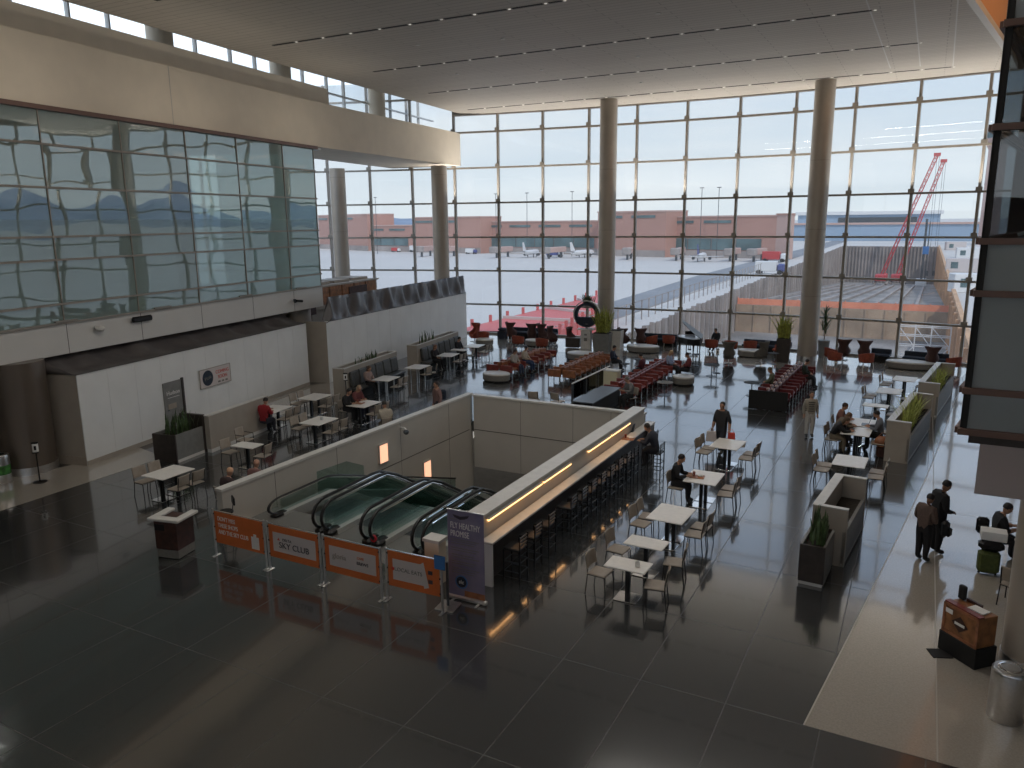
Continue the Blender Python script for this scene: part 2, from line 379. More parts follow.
# ------------------------------------------------------------------ ceiling
def ceiling():
    L = [(-21.4, -12), (-25.16, 16.77), (-25.71, 21.02), (-26.66, 28.32), (-28.31, 45.9)]
    R = [(2.9, 46.9), (2.04, 40.9), (.48, 31.9), (-2.9, 12.5), (-5.0, 0)]
    A = [arc(PH0+DPH*k, AR+.3) for k in range(-4, 6)]
    poly = L+[(p.x, p.y) for p in A if -28.3 < p.x < 2.9]+R+[(-7.2, -12)]
    mb = MB(); mb.prism(poly, ZC, ZC+.25); struct(mb, 'ceiling', M_ceil)
    # deep roof slab above everything
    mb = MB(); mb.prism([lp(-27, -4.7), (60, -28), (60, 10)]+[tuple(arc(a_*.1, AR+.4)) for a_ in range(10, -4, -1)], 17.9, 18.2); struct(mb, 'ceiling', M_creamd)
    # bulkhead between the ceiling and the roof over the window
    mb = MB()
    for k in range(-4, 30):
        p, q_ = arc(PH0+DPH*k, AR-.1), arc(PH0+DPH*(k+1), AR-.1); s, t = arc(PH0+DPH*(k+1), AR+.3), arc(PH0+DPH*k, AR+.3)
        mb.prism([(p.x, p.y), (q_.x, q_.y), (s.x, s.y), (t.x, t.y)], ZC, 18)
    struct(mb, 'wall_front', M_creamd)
    # upstand and bright trim at the right edge
    mb = MB()
    for a, b in zip(R, R[1:]+[(-7.2, -12)]):
        d = (Vector(b)-Vector(a)).normalized(); n = Vector((-d.y, d.x))*.12
        if n.x < 0: n = -n
        mb.m = 1; mb.prism([a, b, (b[0]+n.x*2, b[1]+n.y*2), (a[0]+n.x*2, a[1]+n.y*2)], ZC-.03, ZC+.2)
        mb.m = 0; mb.prism([a, b, (b[0]+n.x, b[1]+n.y), (a[0]+n.x, a[1]+n.y)], ZC+.2, 17.9)
    struct(mb, 'trim_1', [M_cove, M_fascia])
    # long slots with small lamps
    for (x0, x1, y) in ((-24.1, -11.3, 24.93), (-24.1, -2.43, 31.45), (-25.4, -1.08, 38.07), (-26.9, .3, 44.8), (-22.6, -9, 18.3)):
        mb = MB(); x = x0
        while x < x1:
            e = min(x+1.15, x1); mb.m = 0; mb.box(x, e, y-.07, y+.07, ZC-.012, ZC+.01); mb.m = 1; mb.cyl((e+.11, y), .05, ZC-.02, ZC+.01, 8); x = e+.22
        struct(mb, 'trim_2', [M_slot, M_slotlight])
    mb = MB()
    for x0, x1, y0, y1 in ((-2.5, -2.3, 28, 43.6), (-1.09, -1.02, 28, 43.8), (.2, .36, 30.4, 44.6)): mb.quad((x0, y0, ZC-.006), (x0-.05, y0, ZC-.006), (x1-.05, y1, ZC-.006), (x1, y1, ZC-.006))
    struct(mb, 'trim_3', M_fascia)
    mb = MB()
    for x, y in ((-19, 27.8), (-15.5, 28.6), (-21, 34), (-17, 35.2), (-12, 34.6), (-9, 28), (-14, 41)): mb.cyl((x, y), .09, ZC-.03, ZC+.01, 12)
    struct(mb, 'trim_4', M_fascia)
ceiling()

# ------------------------------------------------------------------ left building
LT1 = 17.4            # where its glass front ends
def left_building():
    mb = MB()
    mb.prism([lp(-26, 0), lp(LT1+.1, 0), lp(LT1+.1, -9), lp(-26, -9)], 3.58, 4.62)
    mb.m = 1
    for t in (-4.5, -1.2, 2.2, 5.4, 8.6, 11.9, 15): mb.prism([lp(t, .004), lp(t+.02, .004), lp(t+.02, -.02), lp(t, -.02)], 3.58, 4.62)
    struct(mb, 'wall_left', [M_fascia, M_seam])
    # cream upper wall reaching to the glass wall
    mb = MB()
    mb.prism([lp(-26, .12), lp(LT1, .12), lp(33.5, 1.08), lp(33.6, -4.2), lp(-26, -4.2)], 11.55, 13.7)
    mb.m = 1
    for t in (-1.5, 7.9): mb.prism([lp(t, .125), lp(t+.03, .125), lp(t+.03, .1), lp(t, .1)], 11.55, 13.7)
    struct(mb, 'wall_left', [M_cream, M_wpanel])
    struct(MB().prism([lp(-26, -.35), lp(19.6, -.35), lp(19.6, -4.2), lp(-26, -4.2)], 13.7, 14.6), 'wall_left', M_cream)
    struct(MB().prism([lp(-26, .2), lp(LT1+.15, .2), lp(LT1+.15, -.1), lp(-26, -.1)], 11.42, 11.56), 'trim_5', M_brown)
    # glass front with its room
    w = empty('window_2', (0, 0, 0)); w['kind'] = 'structure'
    zs = [4.62, 5.25, 6.70, 7.45, 9.02, 10.37, 11.45]; ts = [-1.1-3.2*k for k in range(7, 0, -1)]+[-1.1, 2.15, 5.35, 8.55, 11.6, 14.85, LT1]
    g = MB(); g2 = MB()
    rnd = random.Random(3)
    for i in range(len(ts)-1):
        for j in range(6):
            a, b = lp(ts[i], rnd.uniform(-.012, .012)), lp(ts[i+1], rnd.uniform(-.012, .012)); k = g2 if j in (0, 1, 2) else g
            dz = rnd.uniform(-.012, .012)*LN
            if j == 3:
                zm = 8.0
                g2.quad((a[0], a[1], zs[j]), (b[0], b[1], zs[j]), (b[0], b[1], zm), (a[0], a[1], zm))
                g.quad((a[0], a[1], zm), (b[0], b[1], zm), (b[0]+dz.x, b[1]+dz.y, zs[j+1]), (a[0]+dz.x, a[1]+dz.y, zs[j+1])); continue
            k.quad((a[0], a[1], zs[j]), (b[0], b[1], zs[j]), (b[0]+dz.x, b[1]+dz.y, zs[j+1]), (a[0]+dz.x, a[1]+dz.y, zs[j+1]))
    e0, e1 = lp(LT1), lp(LT1, -6)
    g.quad((e0[0], e0[1], 4.62), (e1[0], e1[1], 4.62), (e1[0], e1[1], 11.45), (e0[0], e0[1], 11.45))
    g.build('glass', G_side, w); g2.build('frosted_glass', G_sidef, w)
    fr = MB()
    for z in zs[:-1]: fr.prism([lp(ts[0], .07), lp(LT1+.05, .07), lp(LT1+.05, -.05), lp(ts[0], -.05)], z-.035, z+.035)
    for t in ts: fr.prism([lp(t-.02, .03), lp(t+.02, .03), lp(t+.02, -.05), lp(t-.02, -.05)], 4.62, 11.45)
    fr.build('window_frame', M_frame, w)
    # room behind
    mb = MB()
    mb.prism([lp(-26, -8.8), lp(LT1, -8.8), lp(LT1, -9), lp(-26, -9)], 4.6, 11.5)
    struct(mb, 'wall_lounge', M_white)
    mb = MB()
    for t in (-3, 4.0, 10.5): q = lp(t, -2.2); mb.cyl(q, .45, 4.6, 11.5, 24)
    struct(mb, 'wall_lounge', M_col, smooth=True)
    struct(MB().prism([lp(-26, -.1), lp(18.3, -.1), lp(18.3, -9), lp(-26, -9)], 11.44, 11.54), 'ceiling_lounge', M_white)
    # inside wall of the hall under the building, far back
    struct(MB().prism([lp(-26, -6.0), lp(LT1, -6.0), lp(LT1, -6.2), lp(-26, -6.2)], 0, 3.6), 'wall_left', M_creamd)
    # west end past the building
    a = arc(-.62)
    struct(MB().box(-60, -59.7, 0, 40, 0, 18), 'wall_left', M_cream)
    # clerestory: windows and piers behind the cream wall
    w = empty('window_3', (0, 0, 0)); w['kind'] = 'structure'
    fr = MB(); g = MB(); z0, z1 = 13.7, 17.6; off = -4.0
    for t in [c_+d_ for c_ in (-16.2, -6.9, 2.3, 11.6, 20.15, 30.5) for d_ in (0, 2.67, 5.1, 7.0)]:
        fr.prism([lp(t-.04, off+.1), lp(t+.04, off+.1), lp(t+.04, off-.1), lp(t-.04, off-.1)], z0, z1)
    for z in (15.45, 17.4): fr.prism([lp(-26, off+.1), lp(40, off+.1), lp(40, off-.1), lp(-26, off-.1)], z-.04, z+.04)
    fr.build('window_frame', M_fascia, w)
    a, b = lp(-26, off), lp(33, off); g.quad((a[0], a[1], z0), (b[0], b[1], z0), (b[0], b[1], z1), (a[0], a[1], z1)); g.build('glass', G_dusty, w)
    mb = MB()
    for t in (-16.2, -6.9, 2.3, 11.6, 20.15, 30.5): q = lp(t, off+.45); mb.cyl(q, .55, 13.6, 17.9, 24)
    struct(mb, 'wall_pier', M_cream, smooth=True)
    struct(MB().prism([lp(-26, -3.6), lp(33, -3.6), lp(33, -4.8), lp(-26, -4.8)], 17.6, 18.0), 'wall_left', M_cream)
    # small fixtures on the fascia
    for t in (1.7, 6.0, 10.9, 15.1):
        q = lp(t+.5, .04); o = MB().cb((q[0], q[1], 4.66), (.06, .85, .1), math.atan2(LD.y, LD.x)-PI/2).build('air_grille', M_frame)
        tag(o, {1.7: 'small grey grille strip low on the glass front, leftmost in view', 6.0: 'small grey grille strip under the second glass bay', 10.9: 'small grey grille strip under the fourth glass bay', 15.1: 'small grey grille strip at the right end of the glass front'}[t], 'grille', 'grille strips under the glass front')
    q = lp(3.4, .05); r = empty('security_camera', (q[0], q[1], 4.28), math.atan2(LD.y, LD.x), 'white dome camera mounted on the pale fascia beside the black speaker', 'camera')
    MB().rbox((0, -.02, .05), (.3, .12, .1), .03).build('mount', M_fascia, r)
    MB().ball((0, -.12, -.02), (.17, .14, .1), 16, 8).build('dome', M_fascia, r, True)
    q = lp(5.35, .08); r = empty('wall_speaker', (q[0], q[1], 4.38), math.atan2(LD.y, LD.x), 'black oblong speaker bar mounted on the pale fascia', 'speaker')
    MB().rbox((0, -.04, 0), (.95, .14, .2), .05).build('housing', M_black, r); MB().cb((0, .03, 0), (.2, .08, .1)).build('bracket', M_steel, r)
    q = lp(14.9, .1); r = empty('security_camera', (q[0], q[1], 4.1), math.atan2(LD.y, LD.x), 'small dark bullet camera near the right end of the fascia', 'camera')
    MB().tube([(0, -.1, 0), (.35, -.2, -.04)], .06, 10).build('camera_body', M_black, r); MB().cb((0, -.02, 0), (.1, .1, .18)).build('bracket', M_darksteel, r)
left_building()

# ------------------------------------------------------------------ hoardings under the left building
def wallseg(mb, a, b, th, z0, z1):
    a = Vector(a); b = Vector(b); d = (b-a).normalized(); n = Vector((-d.y, d.x))*th
    mb.prism([tuple(a), tuple(b), tuple(b+n), tuple(a+n)], z0, z1)
def cloth_strip(lo, hi, nseg, fold, name, m, parent=None, rows=8, seed=1, depth=.05):
    "sheet between two polylines (lists of 3 points interpolated), folded"
    rnd = random.Random(seed); ph = [rnd.uniform(0, 6) for _ in range(6)]
    v = []; f = []
    for i in range(nseg+1):
        u = i/nseg
        for j in range(rows+1):
            w = j/rows
            p = Vector(lo(u))*(1-w)+Vector(hi(u))*w
            k = math.sin(u*fold*6.28+ph[0]+w*1.3)*.6+math.sin(u*fold*11.3+ph[1]-w*2)*.35+math.sin(u*fold*3.1+ph[2])*.4
            edge = math.sin(PI*min(1, max(0, w)))*.6+.4*w
            nrm = Vector((LN.x, LN.y, .3)); p = p+nrm*k*depth*edge+Vector((0, 0, -math.sin(PI*w)*depth*1.0)); v.append(p)
    for i in range(nseg):
        for j in range(rows):
            a = i*(rows+1)+j; f.append((a, a+rows+1, a+rows+2, a+1))
    mb = MB(); mb.add(v, f); o = mb.build(name, m, parent, True)
    s = o.modifiers.new('t', 'SOLIDIFY'); s.thickness = .012
    return o
def hoardings():
    h = empty('site_hoarding', (-23.94, 14.95, 0), 0, 'long white boarded hoarding with a grey door and a coming soon sign', 'hoarding')
    P = lambda x, y: (x+23.94, y-14.95)
    mb = MB(); wallseg(mb, P(-23.94, 14.95), P(-26.28, 28.1), .12, 0, 3.06)
    mb.m = 1; wallseg(mb, P(-23.92, 14.95), P(-26.26, 28.1), .02, 0, .16)
    mb.m = 2
    for k in range(1, 11):
        a = Vector(P(-23.935, 14.95)); d = Vector((-2.34, 13.15)).normalized(); n = Vector((d.y, -d.x))
        q = a+d*1.22*k+n*.002; mb.prism([tuple(q), tuple(q+d*.012), tuple(q+d*.012-n*.01), tuple(q-n*.01)], .16, 3.05)
    mb.build('front_panel', [M_white, M_creamd, M_white], h)
    mb = MB(); wallseg(mb, P(-25.75, 14.57), P(-23.97, 14.94), .12, 0, 3.05); mb.m = 1; wallseg(mb, P(-25.75, 14.55), P(-23.95, 14.92), .02, 0, .3)
    mb.build('side_panel', [M_creamd, M_tan], h)
    d = Vector((-2.34, 13.15)).normalized(); n = Vector((d.y, -d.x)); ang = math.atan2(d.y, d.x)
    q = Vector((-23.94, 14.95))+d*4.1+n*.03-Vector((-23.94, 14.95))
    dr = MB().cb((q.x, q.y, 1.02), (.92, .05, 2.04), ang).build('door', M_planter, h)
    q2 = q+d*.53+n*.02; MB().cb((q2.x, q2.y, 1.04), (.1, .06, 2.1), ang).build('door_frame', M_planterd, dr)
    qh = q-d*.36+n*.05; MB().cb((qh.x, qh.y, 1.0), (.1, .05, .03), ang).build('door_handle', M_chrome, dr)
    qq = q+n*.035; rot = (PI/2, 0, ang)
    text('Hudson', .22, M_txt, dr, (qq.x, qq.y, 1.62), rot)
    MB().cb((qq.x, qq.y, 1.45), (.6, .01, .015), ang).build('rule', M_txt, dr)
    qn = qq-d*.1; MB().cb((qn.x, qn.y, 1.12), (.42, .012, .2), ang).build('notice', M_tan, dr)
    # sign
    q = d*6.55+n*.03; s = empty('hoarding_sign', (-23.94+q.x, 14.95+q.y, 1.78), ang, 'white coming soon sign with round dark logo on the hoarding', 'sign')
    MB().cb((0, 0, 0), (1.84, .03, .74)).build('board', M_lilac, s)
    fr = MB()
    for zz in (-.37, .37): fr.cb((0, -.01, zz), (1.86, .03, .025))
    for xx in (-.92, .92): fr.cb((xx, -.01, 0), (.025, .03, .75))
    fr.build('edge', M_creamd, s)
    mb = MB(); mb.T = Matrix.Rotation(PI/2, 4, 'X'); mb.cyl((-.47, 0), .31, .016, .024, 32); mb.m = 1; mb.T = Matrix.Rotation(.35, 4, 'Y'); 
    mb.build('logo_disc', [M_navy, M_grey], s)
    text('Pizza', .2, M_grey, s, (-.47, -.026, 0), (PI/2, -.25, 0))
    text('COMING', .2, M_txtr, s, (.42, -.018, .14), (PI/2, 0, 0)); text('SOON', .2, M_txtr, s, (.42, -.018, -.07), (PI/2, 0, 0))
    mb = MB()
    for xx in (.2, .42, .64): mb.cb((xx, -.018, -.26), (.14, .006, .07))
    mb.build('small_print', M_grey, s)
    # dust sheet from its top up under the fascia
    lo = lambda u: (-23.9-2.34*u, 14.9+13.2*u, 3.08)
    def hi(u): q_ = lp(1.2+u*13.4, -.5); return (q_[0], q_[1], 3.55)
    o = cloth_strip(lo, hi, 160, 6.2, 'dust_sheet', M_tarpd, None, 10, 4, .17); tag(o, 'grey dust sheet sloping from the white hoarding up to the fascia', 'sheeting')
    lo2 = lambda u: (-25.9+1.95*u, 14.5+.42*u, 3.07)
    def hi2(u): q_ = lp(.3+u*1.0, -.9+.3*u); return (q_[0], q_[1], 3.62)
    cloth_strip(lo2, hi2, 14, .6, 'sheet_end', M_tarpd, o, 6, 9, .05)
    # second hoarding
    a = Vector((-25.75, 28.94)); b = Vector((-27.6, 45.2)); d = (b-a).normalized(); n = Vector((d.y, -d.x)); ang = math.atan2(d.y, d.x)
    h = empty('site_hoarding', (a.x, a.y, 0), 0, 'white boarded hoarding topped with bunched grey sheeting near the window', 'hoarding')
    mb = MB(); wallseg(mb, (0, 0), tuple(b-a), .12, 0, 3.06); mb.m = 1
    for k in range(1, 14):
        q = d*1.22*k+n*.002; w = .03 if k == 5 else .012; mb.prism([tuple(q), tuple(q+d*w), tuple(q+d*w-n*.01), tuple(q-n*.01)], 0, 3.05)
    mb.build('front_panel', [M_white, M_fascia], h)
    MB().prism([(-1.1, -.35), (0, 0), (-.02, .12), (-1.1, -.22)], 0, 3.05).build('side_panel', M_creamd, h)
    lo = lambda u: (a.x+(b.x-a.x)*u+.03, a.y+(b.y-a.y)*u, 3.04)
    def hi(u):
        s_ = min(1, u/.03); return (a.x+(b.x-a.x)*u-.25, a.y+(b.y-a.y)*u, 3.15+1.05*s_)
    o = cloth_strip(lo, hi, 360, 11, 'sheeting', M_tarp, None, 10, 2, .2); tag(o, 'dark grey plastic sheeting bunched along the top of the far hoarding', 'sheeting')
    # shop front box behind the sheeting
    r = empty('shop_front_box', (-28.75, 31.6, 3.2), math.atan2(LD.y, LD.x), 'orange brown panelled shop top rising behind the grey sheeting', 'shop front')
    mb = MB()
    for k in range(5): mb.rbox((.75+1.3*k, .06, .7), (1.22, .08, .95), .02)
    mb.build('panel', M_wood, r)
    mb = MB(); mb.box(0, 6.8, .1, 2.2, 0, 1.25); mb.box(-.05, 6.85, -.03, .1, 1.18, 1.27)
    mb.build('carcass', M_creamd, r)
    MB().cb((4.4, -.01, .8), (2.0, .05, .4)).build('name_board', M_woodd, r)
    text('R', 1.0, M_txt, r, (-.3, -.02, .6), (PI/2, 0, 0), 'letter')
    mb = MB(); mb.box(-.9, 0, 0, .1, -.2, 1.1); mb.build('corner_board', M_woodd, r)
    for k in range(3): MB().box(.6+2.1*k, 2.2+2.1*k, .5, 1.9, 1.25, 1.4).build('roof_panel', M_tan, r)
    # its support down to the ground so that it stands
    MB().box(.05, 6.75, .3, 2.1, -3.2, 0).build('lower_wall', M_creamd, r)
hoardings()

# ------------------------------------------------------------------ right building (its near end)
def right_building():
    w = empty('window_4', (0, 0, 0)); w['kind'] = 'structure'
    x0, y0 = RP; zs = [4.62, 5.25, 6.70, 7.45, 9.02, 10.37, 11.45]
    g = MB(); g2 = MB(); xs = [x0, x0+3.2, x0+6.4, x0+9.6]
    for i in range(3):
        for j in range(6): (g2 if j < 3 or j == 5 else g).quad((xs[i], y0, zs[j]), (xs[i+1], y0, zs[j]), (xs[i+1], y0, zs[j+1]), (xs[i], y0, zs[j+1]))
    ts = [0, 3.2, 6.4, 9.6, 12.8, 16, 19.2, 22.4]
    for i in range(7):
        a, b = rp(ts[i]), rp(ts[i+1])
        for j in range(6): (g2 if j < 3 else g).quad((a[0], a[1], zs[j]), (b[0], b[1], zs[j]), (b[0], b[1], zs[j+1]), (a[0], a[1], zs[j+1]))
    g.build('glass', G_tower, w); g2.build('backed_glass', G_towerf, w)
    fr = MB()
    for z in zs:
        fr.box(x0-.06, xs[-1], y0-.1, y0+.05, z-.045, z+.045); fr.prism([rp(0, .1), rp(22.4, .1), rp(22.4, -.05), rp(0, -.05)], z-.045, z+.045)
    fr.build('window_band', M_brown, w)
    fr = MB()
    for x in xs: fr.box(x-.03, x+.03, y0+.005, y0+.1, 4.62, 11.45)
    fr.prism([rp(-.02, -.0), rp(.06, -.0), rp(.06, -.06), rp(-.02, -.06)], 4.6, 11.5)
    fr.build('mullion', M_slot, w)
    # dim room with pale stair rails and posts
    q = rp(22.4)
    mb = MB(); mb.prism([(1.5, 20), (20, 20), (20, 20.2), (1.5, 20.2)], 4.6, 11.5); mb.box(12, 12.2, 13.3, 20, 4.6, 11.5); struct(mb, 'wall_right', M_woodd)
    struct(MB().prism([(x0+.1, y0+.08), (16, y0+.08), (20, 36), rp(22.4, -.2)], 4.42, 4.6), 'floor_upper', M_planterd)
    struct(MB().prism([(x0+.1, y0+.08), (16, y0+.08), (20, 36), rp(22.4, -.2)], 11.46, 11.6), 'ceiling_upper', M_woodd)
    r = empty('stair_rail', (1.5, 15.2, 7.4), 0, 'pale diagonal stair rails seen through the dark glazing', 'railing')
    mb = MB(); mb.bar((-.2, 0, .1), (2.0, .2, .9), .12, .05); mb.build('lower_rail', M_fascia, r)
    mb = MB(); mb.bar((.0, .0, 1.75), (1.8, 0, .9), .06, .05); mb.build('upper_rail', M_steel, r)
    mb = MB()
    for x in (.15, .45, .85): mb.bar((x, .05, -.2), (x, .05, 1.6), .02)
    mb.build('rod', M_darksteel, r)
    MB().box(.8, .86, .1, .16, -2.8, 0).build('post', M_darksteel, r)
    # upper wall and the warm cove beyond the ceiling
    mb = MB(); mb.prism([(x0-.02, y0-.03), (40, y0-.03), (40, 44), rp(31.5)], 11.6, ZC); struct(mb, 'wall_right', M_cream)
    # fascia under it
    mb = MB(); mb.prism([(x0+.26, y0+.1), (30, y0+.1), (30, 40), rp(24, -.2)], 3.62, 4.42); struct(mb, 'wall_right', mat('mauve_grey_panel', (.44, .37, .35), .6, 0, .03, 1))
    struct(MB().prism([(x0+.35, y0+.16), (30, y0+.16), (30, 40), rp(23, -.3)], 4.36, 4.64), 'wall_right', M_cream)
    struct(MB().prism([(12, 13.4), (13, 13.4), (16, 38), (15, 38)], 0, 3.62), 'wall_right', M_creamd)
right_building()
# shell around the camera
struct(MB().box(-60, 60, -13.4, -13, 0, 8.5), 'wall_back', M_creamd); struct(MB().box(-60, 60, -13.4, -13, 11, 18), 'wall_back', M_creamd)
mb = MB(); mb.prism([(-60, -13), (60, -13), (60, -34), (-60, -34)], 17.95, 18.2); struct(mb, 'ceiling', M_creamd)  # canopy added out of view behind the hall to block the sun
mb = MB(); mb.box(-60, 60, -13.2, -13, 8, 8.3); 
for k in range(25): mb.box(-60+k*5-.08, -60+k*5+.08, -13.2, -13, 0, 18)
w_ = empty('unseen_back_window', (0, 0, 0)); w_['kind'] = 'structure'; mb.build('window_frame', M_frame, w_)  # frame of a window band added behind the camera to admit sky light
struct(MB().box(59.8, 60, -13, 14, 0, 18.2), 'wall_right', M_creamd)

# ------------------------------------------------------------------ escalator opening
def opening():
    def wall(name, x0, x1, y0, y1, z0, z1, m, seams=(), cap=None, capz=.07):
        mb = MB(); mb.box(x0, x1, y0, y1, z0, z1-capz)
        mb.m = 1
        for s in seams: mb.box(*s)
        o = struct(mb, name, [m, M_seam])
        c = MB(); c.box(x0-.03, x1+.03, y0-.03, y1+.03, z1-capz, z1); c.build('cap', M_cap, o); return o
    s = [(-15.55, -15.546, y, y+.012, -5.5, 1.03) for y in (15.0, 17.6, 20.9, 24.0)]+[(-15.55, -15.545, 13.3, 25.5, -.36, -.33)]
    wall('wall_parapet', -15.75, -15.55, 13.15, 25.75, -5.5, 1.1, M_wpanel, s)
    s = [(x, x+.012, 25.596, 25.6, -1.9, 1.03) for x in (-13.3, -11.1, -9.6)]+[(-15.5, -8.4, 25.595, 25.6, -.36, -.33)]
    wall('wall_parapet', -15.4, -8.35, 25.6, 25.78, -1.9, 1.08, M_wpanel, s)
    o = struct(MB().box(-15.545, -15.4, 25.62, 25.66, -.2, 1.0), 'window_5', G_clear)
    wall('wall_parapet', -8.4, -8.02, 13.6, 24.6, -5.5, 1.55, M_wpanel, [], capz=.05)
    wall('wall_parapet', -9.15, -8.78, 13.0, 13.3, 0, 1.05, M_cream)
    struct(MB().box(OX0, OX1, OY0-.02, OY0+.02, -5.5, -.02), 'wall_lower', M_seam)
    # sconces
    for y, z, h, l in ((19.87, .22, .62, 'glowing amber wall light nearer the escalator tops'), (22.4, -1.15, .72, 'glowing amber wall light lower down the far end of the opening')):
        r = empty('wall_light', (-15.53, y, z), 0, l, 'wall light', 'amber lights on the opening wall')
        MB().box(0, .03, -.22, .22, -h/2, h/2).build('glowing_panel', M_sconce, r)
        mb = MB(); mb.box(-.01, .045, -.25, -.22, -h/2, h/2); mb.box(-.01, .045, .22, .25, -h/2, h/2); mb.box(-.01, .045, -.25, .25, h/2, h/2+.03); mb.box(-.01, .045, -.25, .25, -h/2-.03, -h/2); mb.build('housing', M_wpanel, r)
    r = empty('security_camera', (-15.5, 20.9, .72), 0, 'small dome camera on the pale wall of the escalator opening', 'camera')
    MB().tube([(-.05, 0, .12), (.12, 0, .14), (.2, 0, .08)], .035, 8).build('arm', M_fascia, r); MB().ball((.2, 0, 0), (.1, .1, .09)).build('dome', M_darksteel, r, True)
opening()

def escalators():
    y0, y1 = 14.3, 16.55; sl = math.tan(math.radians(30)); yend = 25.2
    # entry plate
    r = struct(MB().box(OX0, OX1, OY0, 14.95, -.12, .004), 'floor_plate', M_plate)
    cx = [-13.72, -12.2, -10.68, -9.15]
    LAB = ['escalator beside the pale left wall, leftmost of the row', 'escalator second from the left wall', 'escalator third from the left with a red button at its foot', 'escalator against the counter wall, mostly hidden behind the violet banner']
    for n, x in enumerate(cx):
        e = empty('escalator', (x, 14.2, 0), 0, LAB[n], 'escalator', 'escalators going down')
        # local y from 0
        fl_, dn = 1.9, 9.3       # flat length and end of slope
        st = MB()
        st.box(-.5, .5, .3, fl_+.35, -.05, .0)
        z = 0.; y = fl_+.35
        while y < dn+1.2: z -= .2; st.box(-.5, .5, y, y+.345, z-.25, z); y += .345
        st.build('step', M_darksteel, e)
        for sd in (-1, 1):
            b = sd*.62; yo = 0; hf = 1.
            if n == 0 and sd < 0: b = -1.28; yo = .35; kids = set(e.children)
            gm = MB(); t = .012
            top = [(0.05+yo, .82), (fl_+.45, .85), (dn, .85-(dn-fl_-.45)*sl)]
            bot = [(0.05+yo, .12), (fl_+.45, .12), (dn, .12-(dn-fl_-.45)*sl)]
            for (ya, za), (yb, zb), (yc, zc), (yd, zd) in ((bot[0], bot[1], top[1], top[0]), (bot[1], bot[2], top[2], top[1])):
                gm.add([(b-t, ya, za), (b-t, yb, zb), (b-t, yc, zc), (b-t, yd, zd), (b+t, ya, za), (b+t, yb, zb), (b+t, yc, zc), (b+t, yd, zd)],
                       [(0, 1, 2, 3), (7, 6, 5, 4), (0, 4, 5, 1), (3, 2, 6, 7)])
            ng = [(b, yo+.42*math.cos(a)-.0, .5+.36*math.sin(a)) for a in [PI/2+PI*i/8 for i in range(9)]]
            v = [(b, .05+yo, .5)]+[(b, yo+(p[1]-yo)*.8+.05, p[2]) for p in ng]; gm.add(v, [(0, i, i+1) for i in range(1, 9)])
            gm.build('glass_side', G_rail, e)
            rail = [(b, .2, .13)]+[(b, yo+.10+.50*math.cos(a), .52+.40*math.sin(a)) for a in [-PI/2-PI*i/10 for i in range(11)]][0:]+[(b, fl_*.5+yo*.5, .93), (b, fl_+.1, .95), (b, fl_+.45, .93), (b, fl_+.9, .74), (b, dn, .93-(dn-fl_-.45)*sl)]
            rm = MB(); rm.tube(rail[1:], .042, 8); rm.build('handrail', M_rubber, e, True)
            gd_ = MB(); gd_.tube([(b, .15+yo, .895), (b, fl_+.4, .895), (b, fl_+.9, .68), (b, dn, .87-(dn-fl_-.45)*sl)], .028, 6); gd_.build('rail_guide', M_chrome, e, True)
            dk = MB(); i0, i1 = (b-.10*sd, b+.115*sd)
            lo, hi = sorted((b-sd*.16, b+sd*.14))
            def profile(zo, x_a, x_b, th):
                pts = [(yo, zo), (fl_+.5, zo), (dn, zo-(dn-fl_-.5)*sl)]
                for (ya, za), (yb, zb) in zip(pts, pts[1:]):
                    dk.add([(x_a, ya, za-th), (x_b, ya, za-th), (x_b, yb, zb-th), (x_a, yb, zb-th), (x_a, ya, za), (x_b, ya, za), (x_b, yb, zb), (x_a, yb, zb)],
                           [(3, 2, 1, 0), (4, 5, 6, 7), (0, 1, 5, 4), (1, 2, 6, 5), (2, 3, 7, 6), (3, 0, 4, 7)])
            profile(.14, lo, hi, .5)
            dk.build('skirt_deck', M_deck, e)
            MB().rbox((b, -.02+yo, .09), (.28, .5, .18), .06).build('newel_base', M_rubber, e)
            if n == 0 and sd < 0:
                for c_ in set(e.children)-kids: c_.scale = (1, 1, .55)
                MB().add([(b-.02, 1.9, .1), (b-.02, 4.0, -.6), (b-.02, 4.0, .35), (b-.02, 3.2, .72), (b-.02, 1.9, .78), (b+.0, 1.9, .1), (b+.0, 4.0, -.6), (b+.0, 4.0, .35), (b+.0, 3.2, .72), (b+.0, 1.9, .78)], [(0, 1, 2, 3, 4), (9, 8, 7, 6, 5), (4, 3, 8, 9), (0, 4, 9, 5)]).build('guard_glass', G_rail, e)
        if n == 2:
            k = MB(); k.T = Matrix.Translation((-.62, -.24, .26)) @ Matrix.Rotation(PI/2, 4, 'X'); k.cyl((0, 0), .09, 0, .05, 16); k.build('stop_button', M_red, e)
escalators()

